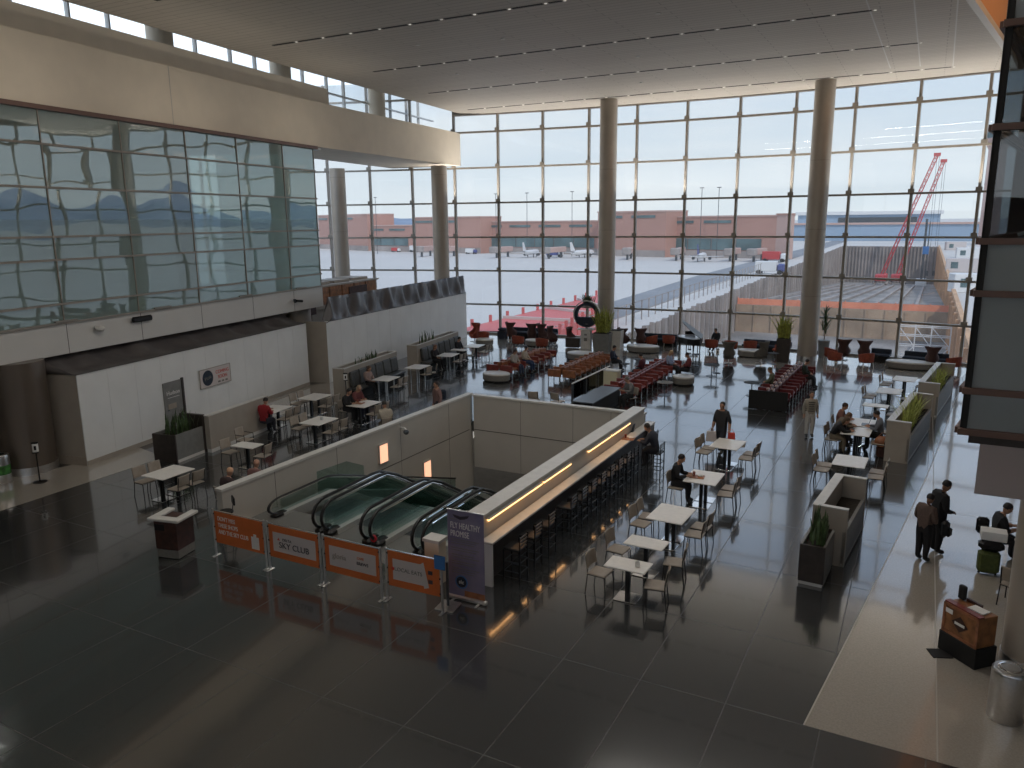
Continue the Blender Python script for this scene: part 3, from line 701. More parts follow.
# ------------------------------------------------------------------ bar counter
def bar():
    c = empty('bar_counter', (-7.97, 13.45, 0), 0, 'long white bar counter running behind the escalator opening', 'counter')
    MB().rbox((.125, 5.7, 1.0), (.30, 11.4, .06), .012).build('counter_top', M_cap, c)
    MB().box(0, .26, 0, .06, 0, .97).build('end_panel', M_white, c)
    MB().box(0, .26, 11.3, 11.36, 0, .97).build('end_panel', M_white, c)
    MB().box(.0, .04, .06, 11.3, 0, .97).build('back_panel', M_planterd, c)
    for k, (a, b) in enumerate(((.35, 3.05), (3.15, 4.85), (6.1, 7.85), (7.95, 9.6))):
        r = empty('strip_light', (-8.0, 13.45+a, 1.36), 0, ['long glowing amber strip light at the near end of the counter wall', 'glowing amber strip light second along the counter wall', 'glowing amber strip light third along the counter wall', 'glowing amber strip light at the far end of the counter wall'][k], 'strip light', 'amber strip lights above the counter')
        MB().box(0, .035, 0, b-a, 0, .035).build('lamp_tube', M_led, r); MB().box(-.015, .045, 0, b-a, .035, .06).build('housing', M_fascia, r)
bar()

def bar_stool():
    r = empty('bar_stool', (0, 0, 0), 0, cat='bar stool')
    MB().rbox((0, 0, .74), (.42, .42, .06), .02).build('seat', M_black, r)
    mb = MB()
    for z in (.86, .94, 1.02): mb.cb((-.0, -.205, z), (.38, .02, .035))
    mb.build('backrest', M_darksteel, r)
    for x in (-.19, .19):
        MB().bar((x, -.21, 0), (x, -.21, 1.06), .028).build('leg', M_black, r); MB().bar((x, .19, 0), (x, .19, .72), .028).build('leg', M_black, r)
    for z in (.22, .45):
        mb = MB(); mb.bar((-.2, -.21, z), (.2, -.21, z), .02); mb.bar((-.2, .19, z), (.2, .19, z), .02)
        for x in (-.19, .19): mb.bar((x, -.22, z), (x, .2, z), .02)
        mb.build('footrest', M_darksteel, r)
    return r
BS = bar_stool()
ys = [14.1, 14.85, 15.6, 16.9, 17.6, 18.25, 18.95, 19.65, 20.3, 21.0, 21.65, 22.35, 23.6]
ords = ['first', 'second', 'third', 'fourth', 'fifth', 'sixth', 'seventh', 'eighth', 'ninth', 'tenth', 'eleventh', 'twelfth', 'farthest']
for i, y in enumerate(ys):
    occ = i == 11
    place(BS, (-7.48 if not occ else -6.88, y, 0), PI/2, 'black metal bar stool %s' % ('under the man at the counter' if occ else '%s from the violet banner along the counter' % ords[i] if i < 12 else 'at the far end of the counter'), 'bar stools along the counter')

# ------------------------------------------------------------------ barriers, banner
def barrier():
    xs = [-14.87, -12.82, -11.17, -9.5, -8.3]; ys_ = [12.1, 11.9, 11.85, 11.9, 12.1]
    xs = [-14.5, -12.75, -11.1, -9.45, -8.0]
    D = ['orange barrier panel with white slogan and luggage tag, leftmost', 'orange framed barrier panel reading SKY CLUB', 'orange framed barrier panel with two small logos', 'orange framed barrier panel beside the violet banner']
    for i in range(4):
        w = xs[i+1]-xs[i]-.10; y = 11.9+(.06 if i == 3 else 0)
        r = empty('banner_barrier', (xs[i]+.05, y, 0), .03 if i == 3 else 0, D[i], 'barrier', 'orange barriers across the escalators')
        for x in (0.0, w):
            MB().cyl((x, 0), .025, .02, 1.2, 12).build('post', M_steel, r, True)
            MB().rbox((x, 0, .012), (.07, .24, .024), .008).build('foot', M_steel, r)
        MB().tube([(0, 0, 1.17), (w, 0, 1.17)], .016, 8).build('top_rail', M_chrome, r)
        pn = MB().box(.05, w-.05, -.008, .008, .36, 1.14).build('banner_panel', M_orange, r)
        for x in (.03, w-.03):
            for z in (.42, .75, 1.08): MB().cb((x, 0, z), (.05, .03, .03)).build('clip', M_black, r)
        if i:
            MB().box(.17, w-.12 if i < 3 else w-.42, -.012, -.008, .52, .98).build('white_field', M_lilac, pn)
        c = w/2; R_ = (PI/2, 0, 0)
        if i == 0:
            for k, t in enumerate(("DON'T MISS", "THESE SHOPS", "AND THE SKY CLUB")): text(t, .15, M_txt, pn, (.16, -.014, .98-.165*k), R_, align='LEFT', sx=.72)
            mb = MB(); mb.rbox((w-.3, -.012, .58), (.24, .01, .3), .004); mb.cb((w-.3, -.012, .76), (.08, .01, .07)); mb.build('luggage_tag', M_txt, pn)
        if i == 1:
            text('DELTA', .09, M_txtd, pn, (c-.18, -.016, .83), R_); text('SKY CLUB', .2, M_txtd, pn, (c+.02, -.016, .69), R_)
            MB().add([(c-.47, -.016, .80), (c-.39, -.016, .80), (c-.43, -.016, .87)], [(0, 1, 2)]).build('triangle_mark', M_txtr, pn)
        if i == 2:
            text('gloria', .17, M_tan, pn, (c-.33, -.016, .76), R_); text('CAFE', .08, M_orange, pn, (c+.25, -.016, .83), R_); text('BREWS', .1, M_txtd, pn, (c+.3, -.016, .71), R_)
        if i == 3:
            text('LOCAL EATS', .12, M_grey, pn, (c-.12, -.016, .76), R_); mb = MB(); mb.T = Matrix.Translation((c-.5, -.016, .76)) @ Matrix.Rotation(PI/2, 4, 'X'); mb.cyl((0, 0), .04, 0, .004, 12); mb.build('red_dot', M_txtr, pn)
            mb = MB(); mb.add([(w-.42, -.013, .46), (w-.3, -.013, .5), (w-.42, -.013, 1.04), (w-.5, -.013, .98)], [(0, 1, 2, 3)]); mb.build('torn_edge', M_lilac, pn)
            mb = MB(); mb.cb((w-.26, -.016, .84), (.1, .01, .08)); mb.cb((w-.26, -.016, .64), (.1, .01, .08)); mb.build('dark_squares', M_txtd, pn)
            MB().rbox((w-.02, -.03, 1.12), (.26, .02, .3), .01).build('blue_notice', M_blue, r)
    r = empty('stanchion_base', (-8.1, 12.28, 0), .1, 'square steel stanchion foot on the dark floor beside the violet banner', 'stanchion')
    MB().rbox((0, 0, .02), (.42, .42, .04), .01).build('foot_plate', M_steel, r); MB().cyl((0, 0), .03, .04, 1.0, 12).build('post', M_darksteel, r, True)
    # violet roll-up banner
    r = empty('rollup_banner', (-7.87, 12.66, 0), .02, 'tall violet pull-up banner about flying healthy at the counter end', 'banner')
    b = MB().box(-.43, .43, -.006, .006, .1, 2.0).build('banner_sheet', M_banner, r)
    MB().rbox((0, 0, .06), (.95, .1, .09), .02).build('cassette', M_steel, r)
    MB().tube([(-.44, .0, 2.0), (.44, 0, 2.0)], .014, 8).build('top_bar', M_steel, r)
    MB().tube([(0, .03, .1), (0, .03, 2.0)], .012, 8).build('support_pole', M_steel, r)
    for x in (-.3, .3): MB().rbox((x, 0, .012), (.06, .36, .024), .008).build('foot', M_steel, r)
    RR = (PI/2, 0, 0)
    text('FLY HEALTHY', .185, M_txt, b, (-.36, -.012, 1.66), RR, align='LEFT', sx=.62); text('PROMISE', .185, M_txt, b, (-.36, -.012, 1.48), RR, align='LEFT', sx=.62)
    mb = MB(); 
    for k, z in enumerate((1.36, 1.32, 1.27, 1.17, 1.12, 1.02, .97, .87, .82, .72, .67, .62)): mb.cb((-.02-.03*(k % 3), -.01, z), (.66-.06*(k % 3), .004, .014))
    mb.cb((-.28, -.01, 1.80), (.2, .004, .012)); mb.build('small_print', M_grey, b)
    mb = MB(); mb.add([(-.3, -.01, 1.9), (.05, -.01, 1.85), (.1, -.01, 1.92), (.0, -.01, 1.83), (-.12, -.01, 1.80), (-.25, -.01, 1.84)], [(0, 5, 4, 3, 2, 1)]); mb.build('plane_mark', M_txtd, b)
    mb = MB(); mb.T = Matrix.Translation((-.12, -.01, .42)) @ Matrix.Rotation(PI/2, 4, 'X'); mb.lathe([(.15, 0), (.15, .004), (.125, .005), (.125, .001)], 28, cap=False); mb.m = 1; mb.cyl((0, 0), .12, .0, .003, 24)
    mb.build('round_mark', [M_blue, M_navy], b); text('slc', .12, M_txt, b, (-.12, -.018, .42), RR)
    MB().box(-.05, .43, -.011, -.006, .11, .24).build('picture_strip', M_bannerlow, b)
barrier()

# ------------------------------------------------------------------ cafe tables and chairs
def cafe_chair():
    r = empty('cafe_chair', (0, 0, 0), 0, cat='chair')
    mb = MB(); mb.rbox((0, .0, .46), (.44, .43, .03), .012); mb.build('seat', M_tan, r)
    mb = MB(); n = 8
    v = []; f = []
    for i in range(n+1):
        x = -.22+.44*i/n; d = -.04*(1-(x/.22)**2)
        for z, s in ((.56, .0), (.60, -.01), (.72, -.03), (.84, -.05), (.87, -.055)):
            k = .985 if z in (.56, .87) else 1
            v.append((x*k, -.2+d+s, z))
    for i in range(n):
        for j in range(4): a = i*5+j; f.append((a, a+5, a+6, a+1))
    mb.add(v, f); o = mb.build('backrest', M_tan, r, True); s = o.modifiers.new('t', 'SOLIDIFY'); s.thickness = .018
    for x in (-.205, .205):
        MB().tube([(x*1.05, -.25, 0), (x, -.2, .45), (x, -.215, .6), (x*.98, -.26, .84)], .012, 6).build('leg', M_black, r)
        MB().tube([(x*1.05, .22, 0), (x, .19, .45)], .012, 6).build('leg', M_black, r)
    mb = MB(); 
    for x in (-.205, .205): mb.bar((x, -.2, .44), (x, .19, .44), .018)
    for y in (-.2, .19): mb.bar((-.205, y, .44), (.205, y, .44), .018)
    mb.build('seat_frame', M_black, r); return r
CH = cafe_chair()
CHA = None
def arm_chair_cafe():
    r = cafe_chair()
    for x in (-.24, .24): MB().tube([(x, .17, .44), (x, .16, .66), (x, -.2, .68)], .012, 6).build('armrest', M_black, r)
    return r
CHA = arm_chair_cafe()
def cafe_table(w, l, posts, name='cafe_table'):
    r = empty(name, (0, 0, 0), 0, cat='table')
    mb = MB(); mb.rbox((0, 0, .745), (w, l, .03), .008); mb.build('tabletop', M_top, r)
    if posts == 'legs':
        for x in (-w*.25, w*.25): MB().bar((x, -l*.28, 0), (x, -l*.28, .73), .05).build('leg', M_steel, r)
        for x in (-w*.25, w*.25): MB().bar((x, l*.28, 0), (x, l*.28, .73), .05).build('leg', M_steel, r)
        return r
    for y in ([0] if posts == 1 else [-.26, .26]):
        MB().box(-.045, .045, y-.045, y+.045, .02, .735).build('post', M_black, r)
        MB().rbox((0, y, .012), (.5, .46, .022), .008).build('base_plate', M_chrome, r)
    MB().cb((0, 0, .722), (w*.6, l*.6, .02)).build('top_frame', M_black, r)
    return r
T_small = cafe_table(.9, .56, 1); T_large = cafe_table(.9, 1.14, 2); T_leg = cafe_table(.9, 1.15, 'legs')
def table_set(proto, x, y, rz, desc, chairs, tgroup, cgroup, label):
    "chairs: list of (side, offset along the table, out, twist, where words)"
    place(proto, (x, y, 0), rz, label, tgroup)
    for sd, al, out, tw, words in chairs:
        lx, ly = sd*out, al
        X = x+lx*math.cos(rz)-ly*math.sin(rz); Y = y+lx*math.sin(rz)+ly*math.cos(rz)
        place(CH, (X, Y, 0), rz+(PI/2 if sd > 0 else -PI/2)+tw, 'taupe cafe chair, %s of %s' % (words, desc), cgroup)
L1, L2, R1, R2 = 'left side far end', 'left side near end', 'right side far end', 'right side near end'
def four(out=.62, sp=.27, skip=()):
    a = [(-1, sp, out, .05, L1), (-1, -sp, out, -.06, L2), (1, sp, out, -.04, R1), (1, -sp, out, .07, R2)]
    return [c for i, c in enumerate(a) if i not in skip]
def two(out=.62): return [(-1, 0, out, -.08, 'left side'), (1, -.06, out, .18, 'right side')]
GR, GC = 'tables in the row beside the bar counter', 'chairs at the row beside the bar counter'
table_set(T_small, -4.93, 14.33, 0, 'the nearest small table', two(), GR, GC, 'small taupe cafe table nearest the camera with a napkin holder')
table_set(T_small, -4.95, 15.59, -.03, 'the second small table', two(.66), GR, GC, 'small taupe cafe table just behind the one with the napkin holder')
table_set(T_large, -4.96, 17.53, -.04, 'the empty large table before the reading man', four(.68), GR, GC, 'large empty pale table in front of the seated man in black')
table_set(T_large, -4.93, 20.59, 0, "the reading man's table", four(.68, skip=(0,)), GR, GC, 'large pale table with food where the man in black sits')
table_set(T_large, -5.08, 24.18, -.06, 'the table by the man with bags', four(.68), GR, GC, 'large pale table in front of the walking man with bags')
GR2, GC2 = 'tables beside the long planters', 'chairs beside the long planters'
table_set(T_large, -1.45, 23.96, -.04, 'the white table between the planters', four(.74), GR2, GC2, 'broad white table standing between the two nearer planters')
table_set(T_large, -1.55, 27.6, -.05, 'the near meeting table', [(-1, .27, .72, 0, L1), (-1, -.27, .72, 0, L2), (1, -.1, .7, 0, 'right side')], GR2, GC2, 'near half of the white table shared by the seated group')
table_set(T_large, -1.5, 28.9, -.05, 'the far meeting table', [(-1, .1, .72, 0, 'left side'), (1, .2, .7, 0, 'right side')], GR2, GC2, 'far half of the white table shared by the seated group')
table_set(T_small, -1.2, 31.9, -.08, 'the small table behind the group', [(1, 0, .62, 0, 'right side')], GR2, GC2, 'small white table right behind the seated group')
table_set(T_large, -.85, 34.9, -.08, 'the third planter table', [(-1, .25, .72, .2, L1), (-1, -.3, .74, 0, L2), (1, .1, .66, 0, 'right side')], GR2, GC2, 'white table beside the far planter, nearer of the last two')
table_set(T_large, -.35, 37.9, -.1, 'the last planter table', [(-1, .3, .72, .1, L1), (-1, -.3, .74, 0, L2), (1, .1, .66, 0, 'right side')], GR2, GC2, 'white table beside the far planter, farthest of the row')
GL, GLC = 'tables left of the escalator opening', 'chairs left of the escalator opening'
table_set(T_large, -18.94, 14.19, .02, 'the table behind the podium', four(.7), GL, GLC, 'large taupe table just behind the dark podium')
table_set(T_small, -19.01, 17.25, .1, 'the small table by the partition wall', [(-1, -.05, .66, -.1, 'left side'), (1, 0, .6, .1, 'right side')], GL, GLC, 'small taupe table beside the taupe partition wall')
table_set(T_large, -19.05, 20.71, .06, 'the table with the sunlit corner', four(.7), GL, GLC, 'large pale table with a bright reflection and a napkin holder')
table_set(T_large, -21.92, 21.35, .14, "the red shirt person's table", [(1, .27, .66, 0, R1), (1, -.25, .66, 0, R2), (-1, .25, .66, 0, 'left side')], GL, GLC, 'large pale table where the person in the red shirt sits')
table_set(T_large, -21.93, 23.68, .1, 'the table before the booths', four(.68), GL, GLC, 'large empty pale table just before the first booth')
table_set(T_large, -19.27, 23.57, .02, "the couple's table", [(1, .27, .66, 0, R1), (1, -.27, .66, 0, R2), (-1, -.27, .7, 0, L2), (-1, .27, .7, 0, L1)], GL, GLC, 'large pale table where a couple sit eating')
table_set(T_leg, -21.56, 28.05, .14, 'the first booth table', [(1, .27, .66, 0, R1), (1, -.27, .66, 0, R2)], GL, GLC, 'long white table on steel legs at the first booth')
table_set(T_leg, -21.92, 31.1, .12, 'the table at the booth gap', [(1, .2, .7, .5, 'right side'), (1, -.3, .62, -.3, R2)], GL, GLC, 'white table in the gap between the two booths')
table_set(T_leg, -22.43, 34.71, .16, 'the nearer table of the second booth', [(1, .27, .66, 0, R1), (1, -.27, .66, 0, R2)], GL, GLC, 'white table of the second booth, nearest the camera')
table_set(T_small, -22.76, 36.38, .16, 'the middle table of the second booth', [(1, 0, .64, 0, 'right side')], GL, GLC, 'small white table in the middle of the second booth')
table_set(T_large, -22.7, 37.99, .16, 'the far table of the second booth', [(1, .27, .66, 0, R1), (1, -.27, .66, 0, R2)], GL, GLC, 'white table at the far end of the second booth')
place(CHA, (-20.35, 18.4, 0), -PI/2+.15, 'taupe armchair alone against the taupe partition wall', GLC)
place(CH, (-16.3, 13.95, 0), 0, 'taupe cafe chair behind the near left end of the parapet', GLC); place(CH, (-16.25, 14.9, 0), .1, 'taupe cafe chair under the second pink haired sitter behind the parapet', GLC)
place(CH, (-16.95, 21.9, 0), .9, 'taupe cafe chair under the sitter in the beige jacket', GLC)
place(CH, (-10.5, 30.35, 0), 2.6, 'taupe cafe chair at the end of the dark counter under the grey jacket', 'chairs by the lounge')
place(CH, (-14.0, 28.2, 0), .3, 'taupe cafe chair showing above the far parapet, left one', 'chairs by the lounge')
place(CH, (-13.0, 28.4, 0), -.2, 'taupe cafe chair showing above the far parapet, right one', 'chairs by the lounge')
def napkin(x, y, lab):
    r = empty('napkin_holder', (x, y, .76), .3, lab, 'napkin holder', 'napkin holders')
    MB().rbox((0, 0, .055), (.1, .07, .11), .01).build('holder_body', M_steel, r); MB().box(-.04, .04, -.012, .012, .11, .135).build('napkins', M_paper, r)
napkin(-4.72, 14.3, 'steel napkin holder on the nearest small table'); napkin(-19.0, 20.8, 'steel napkin holder on the table with the bright reflection')

# ------------------------------------------------------------------ people
def person_mesh(pose):
    "body as one skinned surface; returns bmesh data builder and zones"
    P = dict(pelvis=(0, 0, .95), waist=(0, 0, 1.08), chest=(0, .0, 1.3), neck=(0, 0, 1.47), nape=(0, .01, 1.56),
             shL=(-.18, 0, 1.41), shR=(.18, 0, 1.41), elL=(-.24, -.03, 1.13), elR=(.24, -.03, 1.13), wrL=(-.25, .05, .9), wrR=(.25, .05, .9),
             hiL=(-.09, 0, .9), hiR=(.09, 0, .9), knL=(-.1, .02, .5), knR=(.1, .02, .5), anL=(-.1, -.02, .1), anR=(.1, -.02, .1), toL=(-.11, .15, .04), toR=(.11, .15, .04))
    P.update(pose)
    rad = dict(pelvis=.20, waist=.175, chest=.205, neck=.085, nape=.07, shL=.115, shR=.115, elL=.07, elR=.07, wrL=.045, wrR=.045,
               hiL=.14, hiR=.14, knL=.095, knR=.095, anL=.062, anR=.062, toL=.055, toR=.055)
    E = [('pelvis', 'waist'), ('waist', 'chest'), ('chest', 'neck'), ('neck', 'nape'), ('chest', 'shL'), ('chest', 'shR'), ('shL', 'elL'), ('elL', 'wrL'), ('shR', 'elR'), ('elR', 'wrR'),
         ('pelvis', 'hiL'), ('pelvis', 'hiR'), ('hiL', 'knL'), ('knL', 'anL'), ('anL', 'toL'), ('hiR', 'knR'), ('knR', 'anR'), ('anR', 'toR')]
    K = list(P); me = bpy.data.meshes.new('sk'); me.from_pydata([P[k] for k in K], [(K.index(a), K.index(b)) for a, b in E], [])
    o = bpy.data.objects.new('sk', me); C.objects.link(o)
    m = o.modifiers.new('s', 'SKIN'); m.use_smooth_shade = True; sv = me.skin_vertices[0].data
    for i, k in enumerate(K):
        r = rad[k]; sv[i].radius = (r*(1.1 if k in ('chest', 'pelvis', 'waist') else 1), r*(.72 if k in ('chest', 'pelvis', 'waist') else 1)); sv[i].use_root = (k == 'pelvis')
    ss = o.modifiers.new('u', 'SUBSURF'); ss.levels = 1
    dg = bpy.context.evaluated_depsgraph_get(); dg.update(); out = bpy.data.meshes.new_from_object(o.evaluated_get(dg))
    bpy.data.objects.remove(o); bpy.data.meshes.remove(me)
    V = [tuple(v.co) for v in out.vertices]; Fc = [tuple(p.vertices) for p in out.polygons]; bpy.data.meshes.remove(out)
    zone = {('chest', 'neck'): 1, ('neck', 'nape'): 0, ('elL', 'wrL'): 4, ('elR', 'wrR'): 4, ('hiL', 'knL'): 2, ('hiR', 'knR'): 2, ('knL', 'anL'): 2, ('knR', 'anR'): 2, ('anL', 'toL'): 3, ('anR', 'toR'): 3, ('pelvis', 'hiL'): 2, ('pelvis', 'hiR'): 2}
    def near(c):
        best = (9, 1)
        for e in E:
            a, b = Vector(P[e[0]]), Vector(P[e[1]]); ab = b-a; t = max(0, min(1, (c-a).dot(ab)/ab.length_squared)); d = (c-a-ab*t).length-min(rad[e[0]], rad[e[1]])*.5
            if e == ('pelvis', 'waist') and t < .25: z = 2
            else: z = zone.get(e, 1)
            if d < best[0]: best = (d, z)
        return best[1]
    mb = MB(); mb.v = V; mb.f = Fc
    mb.mi = [near(sum((Vector(V[i]) for i in f), Vector())/len(f)) for f in Fc]
    # hands with five fingers
    mb.m = 0
    for s_, w, e in ((-1, 'wrL', 'elL'), (1, 'wrR', 'elR')):
        a = Vector(P[w]); d = (a-Vector(P[e])).normalized(); side = Vector((1, 0, 0)); side = (side-d*side.dot(d)).normalized(); nrm = side.cross(d)
        pc = a+d*.05
        mb.tube([a-d*.02, a+d*.03, a+d*.09], [.028, .036, .03], 8)
        for k, (o_, L) in enumerate(((-.027, .06), (-.009, .075), (.009, .07), (.027, .055))):
            b0 = a+d*.085+side*o_; mb.tube([b0, b0+d*L*.55-nrm*.008, b0+d*L*.9-nrm*.03], [.0095, .009, .007], 5)
        t0 = a+d*.03-side*s_*.03; mb.tube([t0, t0+d*.035-side*s_*.025, t0+d*.06-side*s_*.03-nrm*.01], [.012, .011, .008], 5)
    # head with face
    nb = Vector(P['nape']); hd = (Vector(P['nape'])-Vector(P['neck'])).normalized(); tilt = math.atan2(-(hd.y), hd.z)
    HT = Matrix.Translation(nb) @ Matrix.Rotation(max(-.6, min(.6, tilt+.05)), 4, 'X')
    mb.T = HT
    mb.lathe([(.03, -.05), (.052, -.03), (.066, .0), (.073, .04), (.078, .08), (.076, .12), (.062, .155), (.035, .178), (.005, .185)], 16, (0, .02, .03), 1, 1.2)
    mb.tube([(0, .105, .105), (0, .128, .075), (0, .105, .068)], [.008, .013, .008], 6)
    for x in (-1, 1): mb.ball((x*.079, .015, .095), (.01, .02, .03), 8, 6)
    mb.m = 5; mb.cb((0, .103, .043), (.045, .008, .008))
    for x in (-.03, .03): mb.ball((x, .1, .108), (.012, .008, .007), 8, 6)
    mb.T = Matrix.Identity(4)
    return mb, HT
POSES = {
 'stand': {}, 
 'walk': dict(knL=(-.1, .14, .52), anL=(-.1, .12, .12), toL=(-.1, .28, .06), knR=(.1, -.03, .5), anR=(.1, -.22, .14), toR=(.1, -.1, .05), wrL=(-.3, .1, .86), elL=(-.27, -.02, 1.12), wrR=(.31, .02, .86), elR=(.27, -.05, 1.12)),
 'look': dict(wrL=(-.12, .2, 1.02), elL=(-.25, .0, 1.12), wrR=(.14, .22, 1.04), elR=(.26, .0, 1.12), neck=(0, .02, 1.46), nape=(0, .06, 1.54)),
 'sit': dict(pelvis=(0, 0, .56), waist=(0, .0, .7), chest=(0, .04, .92), neck=(0, .09, 1.09), nape=(0, .13, 1.17), shL=(-.18, .07, 1.03), shR=(.18, .07, 1.03), elL=(-.24, .16, .78), elR=(.24, .16, .78), wrL=(-.12, .38, .82), wrR=(.12, .38, .82),
             hiL=(-.1, .03, .54), hiR=(.1, .03, .54), knL=(-.12, .42, .53), knR=(.12, .42, .53), anL=(-.12, .38, .1), anR=(.12, .42, .1), toL=(-.12, .53, .04), toR=(.13, .57, .04)),
 'sitlean': dict(pelvis=(0, 0, .56), waist=(0, .06, .69), chest=(0, .18, .88), neck=(0, .3, 1.0), nape=(0, .38, 1.05), shL=(-.18, .25, .96), shR=(.18, .25, .96), elL=(-.26, .42, .8), elR=(.26, .42, .8), wrL=(-.12, .6, .81), wrR=(.12, .62, .81),
             hiL=(-.1, .03, .54), hiR=(.1, .03, .54), knL=(-.12, .42, .53), knR=(.12, .42, .53), anL=(-.12, .3, .1), anR=(.12, .42, .1), toL=(-.12, .45, .04), toR=(.13, .57, .04)),
 'lounge': dict(pelvis=(0, 0, .52), waist=(0, -.02, .66), chest=(0, -.04, .88), neck=(0, -.02, 1.05), nape=(0, .02, 1.13), shL=(-.18, -.03, .99), shR=(.18, -.03, .99), elL=(-.25, .06, .76), elR=(.25, .06, .76), wrL=(-.1, .25, .68), wrR=(.1, .25, .68),
             hiL=(-.1, .03, .5), hiR=(.1, .03, .5), knL=(-.12, .42, .5), knR=(.12, .42, .5), anL=(-.12, .45, .1), anR=(.12, .42, .1), toL=(-.12, .6, .04), toR=(.13, .57, .04)),
 'bar': dict(pelvis=(0, 0, .86), waist=(0, .03, 1.0), chest=(0, .12, 1.2), neck=(0, .19, 1.36), nape=(0, .24, 1.43), shL=(-.18, .16, 1.29), shR=(.18, .16, 1.29), elL=(-.25, .26, 1.06), elR=(.25, .26, 1.06), wrL=(-.12, .48, 1.08), wrR=(.14, .46, 1.08),
             hiL=(-.1, .03, .84), hiR=(.1, .03, .84), knL=(-.13, .38, .8), knR=(.13, .38, .8), anL=(-.12, .3, .36), anR=(.12, .26, .32), toL=(-.12, .44, .3), toR=(.13, .4, .28)),
}
PC = {}
CM = {}
def cm(c, r=.8):
    k = tuple(c)
    if k not in CM: CM[k] = mat('cloth_%d' % len(CM), c, r, 0, .12, 25, .15)
    return CM[k]
SKIN = (.42, .23, .15); SKIN2 = (.25, .13, .08)
def person(x, y, face, pose, shirt, pants, hair, label, skin=SKIN, sleeves=True, long=False, z=0., sc=1., shoes=(.03, .03, .03), group=None):
    "face: heading in degrees, 0 looks along +y, positive turns left"
    if pose not in PC: PC[pose] = person_mesh(POSES[pose])
    mb, HT = PC[pose]
    r = empty('person', (x, y, z), math.radians(face), label, 'person', group); r.scale = (sc,)*3
    mb.build('body', [cm(skin, .5), cm(shirt), cm(pants), cm(shoes, .5), cm(shirt) if sleeves else cm(skin, .5), M_txtd], r, True)
    h = MB(); h.T = HT
    h.lathe([(.083, .06), (.088, .10), (.088, .14), (.074, .18), (.045, .205), (.005, .212)], 14, (0, -.005, .03), 1, 1.12)
    if long: h.lathe([(.05, -.12), (.075, -.06), (.085, .02), (.084, .09)], 12, (0, -.035, .03), 1, .8)
    h.build('hair', cm(hair, .6), r, True)
    return r
BL = (.012, .012, .014)
p = person(-5.72, 20.4, -88, 'sit', BL, BL, (.01, .008, .008), 'person in black seated at the table reading over a tray of food')
p = person(-6.85, 22.3, 90, 'bar', (.02, .025, .04), (.015, .015, .02), (.02, .015, .012), 'person in dark navy shirt eating on a stool at the counter')
p = person(-5.6, 25.55, 172, 'walk', (.03, .03, .033), (.03, .035, .045), (.03, .025, .02), 'person in dark t-shirt walking with a shopping bag in each hand', sleeves=False)
p = person(-3.2, 28.95, 200, 'stand', (.30, .27, .22), (.5, .48, .44), (.06, .04, .03), 'person in a striped jumper and pale trousers standing by the lounge', sc=.95)
# striped jumper bands
mb = MB()
for k in range(5): mb.lathe([(.178, 1.03+k*.085), (.186, 1.05+k*.085), (.178, 1.07+k*.085)], 18, (0, 0, 0), 1.08, .78, cap=False)
mb.build('jumper_stripe', cm((.08, .07, .06)), p, True)
person(-2.32, 27.35, -85, 'sitlean', BL, (.16, .13, .09), (.10, .06, .03), 'person in black top leaning over the shared table, nearest on its left side', long=True)
person(-2.3, 28.0, -80, 'sitlean', (.14, .10, .06), (.06, .05, .05), (.16, .09, .05), 'person with light brown hair second on the left of the shared table', long=True)
person(-2.25, 28.95, -95, 'sit', (.22, .10, .08), (.05, .04, .05), (.04, .02, .015), 'person in a rust top farthest on the left of the shared table')
person(-.82, 28.2, 92, 'sit', (.13, .14, .16), BL, (.015, .012, .012), 'person in a grey shirt on the right of the shared table')
person(.52, 19.1, -35, 'look', (.12, .08, .065), BL, (.012, .01, .01), 'shorter person in a brown jacket standing in front of the dark clad one', skin=SKIN2, sc=.92)
person(.80, 19.75, -60, 'look', BL, BL, (.01, .008, .008), 'taller bearded person in black standing on the beige floor', skin=SKIN2, sc=1.02)
person(1.98, 19.95, -80, 'sit', BL, (.03, .03, .04), (.015, .01, .01), 'person in a black t-shirt bent over beside the stacked bags', sleeves=False)
person(-21.5, 20.42, 8, 'sit', (.28, .015, .02), (.02, .02, .03), (.02, .012, .01), 'person in a red shirt seated at the end of the partition wall')
person(-19.9, 23.25, -85, 'sit', BL, BL, (.012, .01, .01), 'dark haired person in black, nearer of the couple eating')
person(-19.95, 23.95, -95, 'sit', (.16, .05, .05), (.03, .03, .05), (.33, .24, .16), 'blond person in a red patterned top, farther of the couple eating', long=True)
person(-16.95, 21.95, 50, 'sit', (.42, .37, .30), (.2, .16, .12), (.03, .025, .02), 'person in a beige jacket seated just behind the parapet')
person(-16.3, 13.95, 0, 'sit', (.05, .03, .03), BL, (.62, .36, .22), 'person with pink blond curls just behind the near parapet end', sc=.93)
person(-16.25, 14.9, 10, 'sit', (.2, .1, .09), BL, (.48, .26, .18), 'person with pink blond hair half hidden behind the parapet, farther one', sc=.9)
person(-16.25, 24.3, 150, 'walk', (.20, .12, .11), (.04, .04, .05), (.02, .012, .01), 'person with a dark backpack walking behind the parapet')
person(-22.3, 27.7, -90, 'lounge', (.30, .22, .20), BL, (.10, .06, .04), 'person in a pale patterned top on the first booth bench', long=True)
person(-22.95, 34.2, -95, 'lounge', (.015, .012, .015), BL, (.2, .1, .06), 'person in black on the near end of the second booth bench', long=True)
person(-23.3, 37.2, -95, 'lounge', (.015, .015, .02), BL, (.01, .01, .01), 'person in black at the far end of the second booth bench')
person(-18.35, 34.7, -95, 'lounge', (.40, .36, .32), (.03, .04, .08), (.05, .03, .02), 'person in a white top on the leftmost lounge row, nearer one')
person(-18.3, 35.8, -85, 'lounge', (.45, .38, .30), (.02, .04, .10), (.02, .012, .01), 'person in a cream top and blue jeans on the leftmost lounge row')
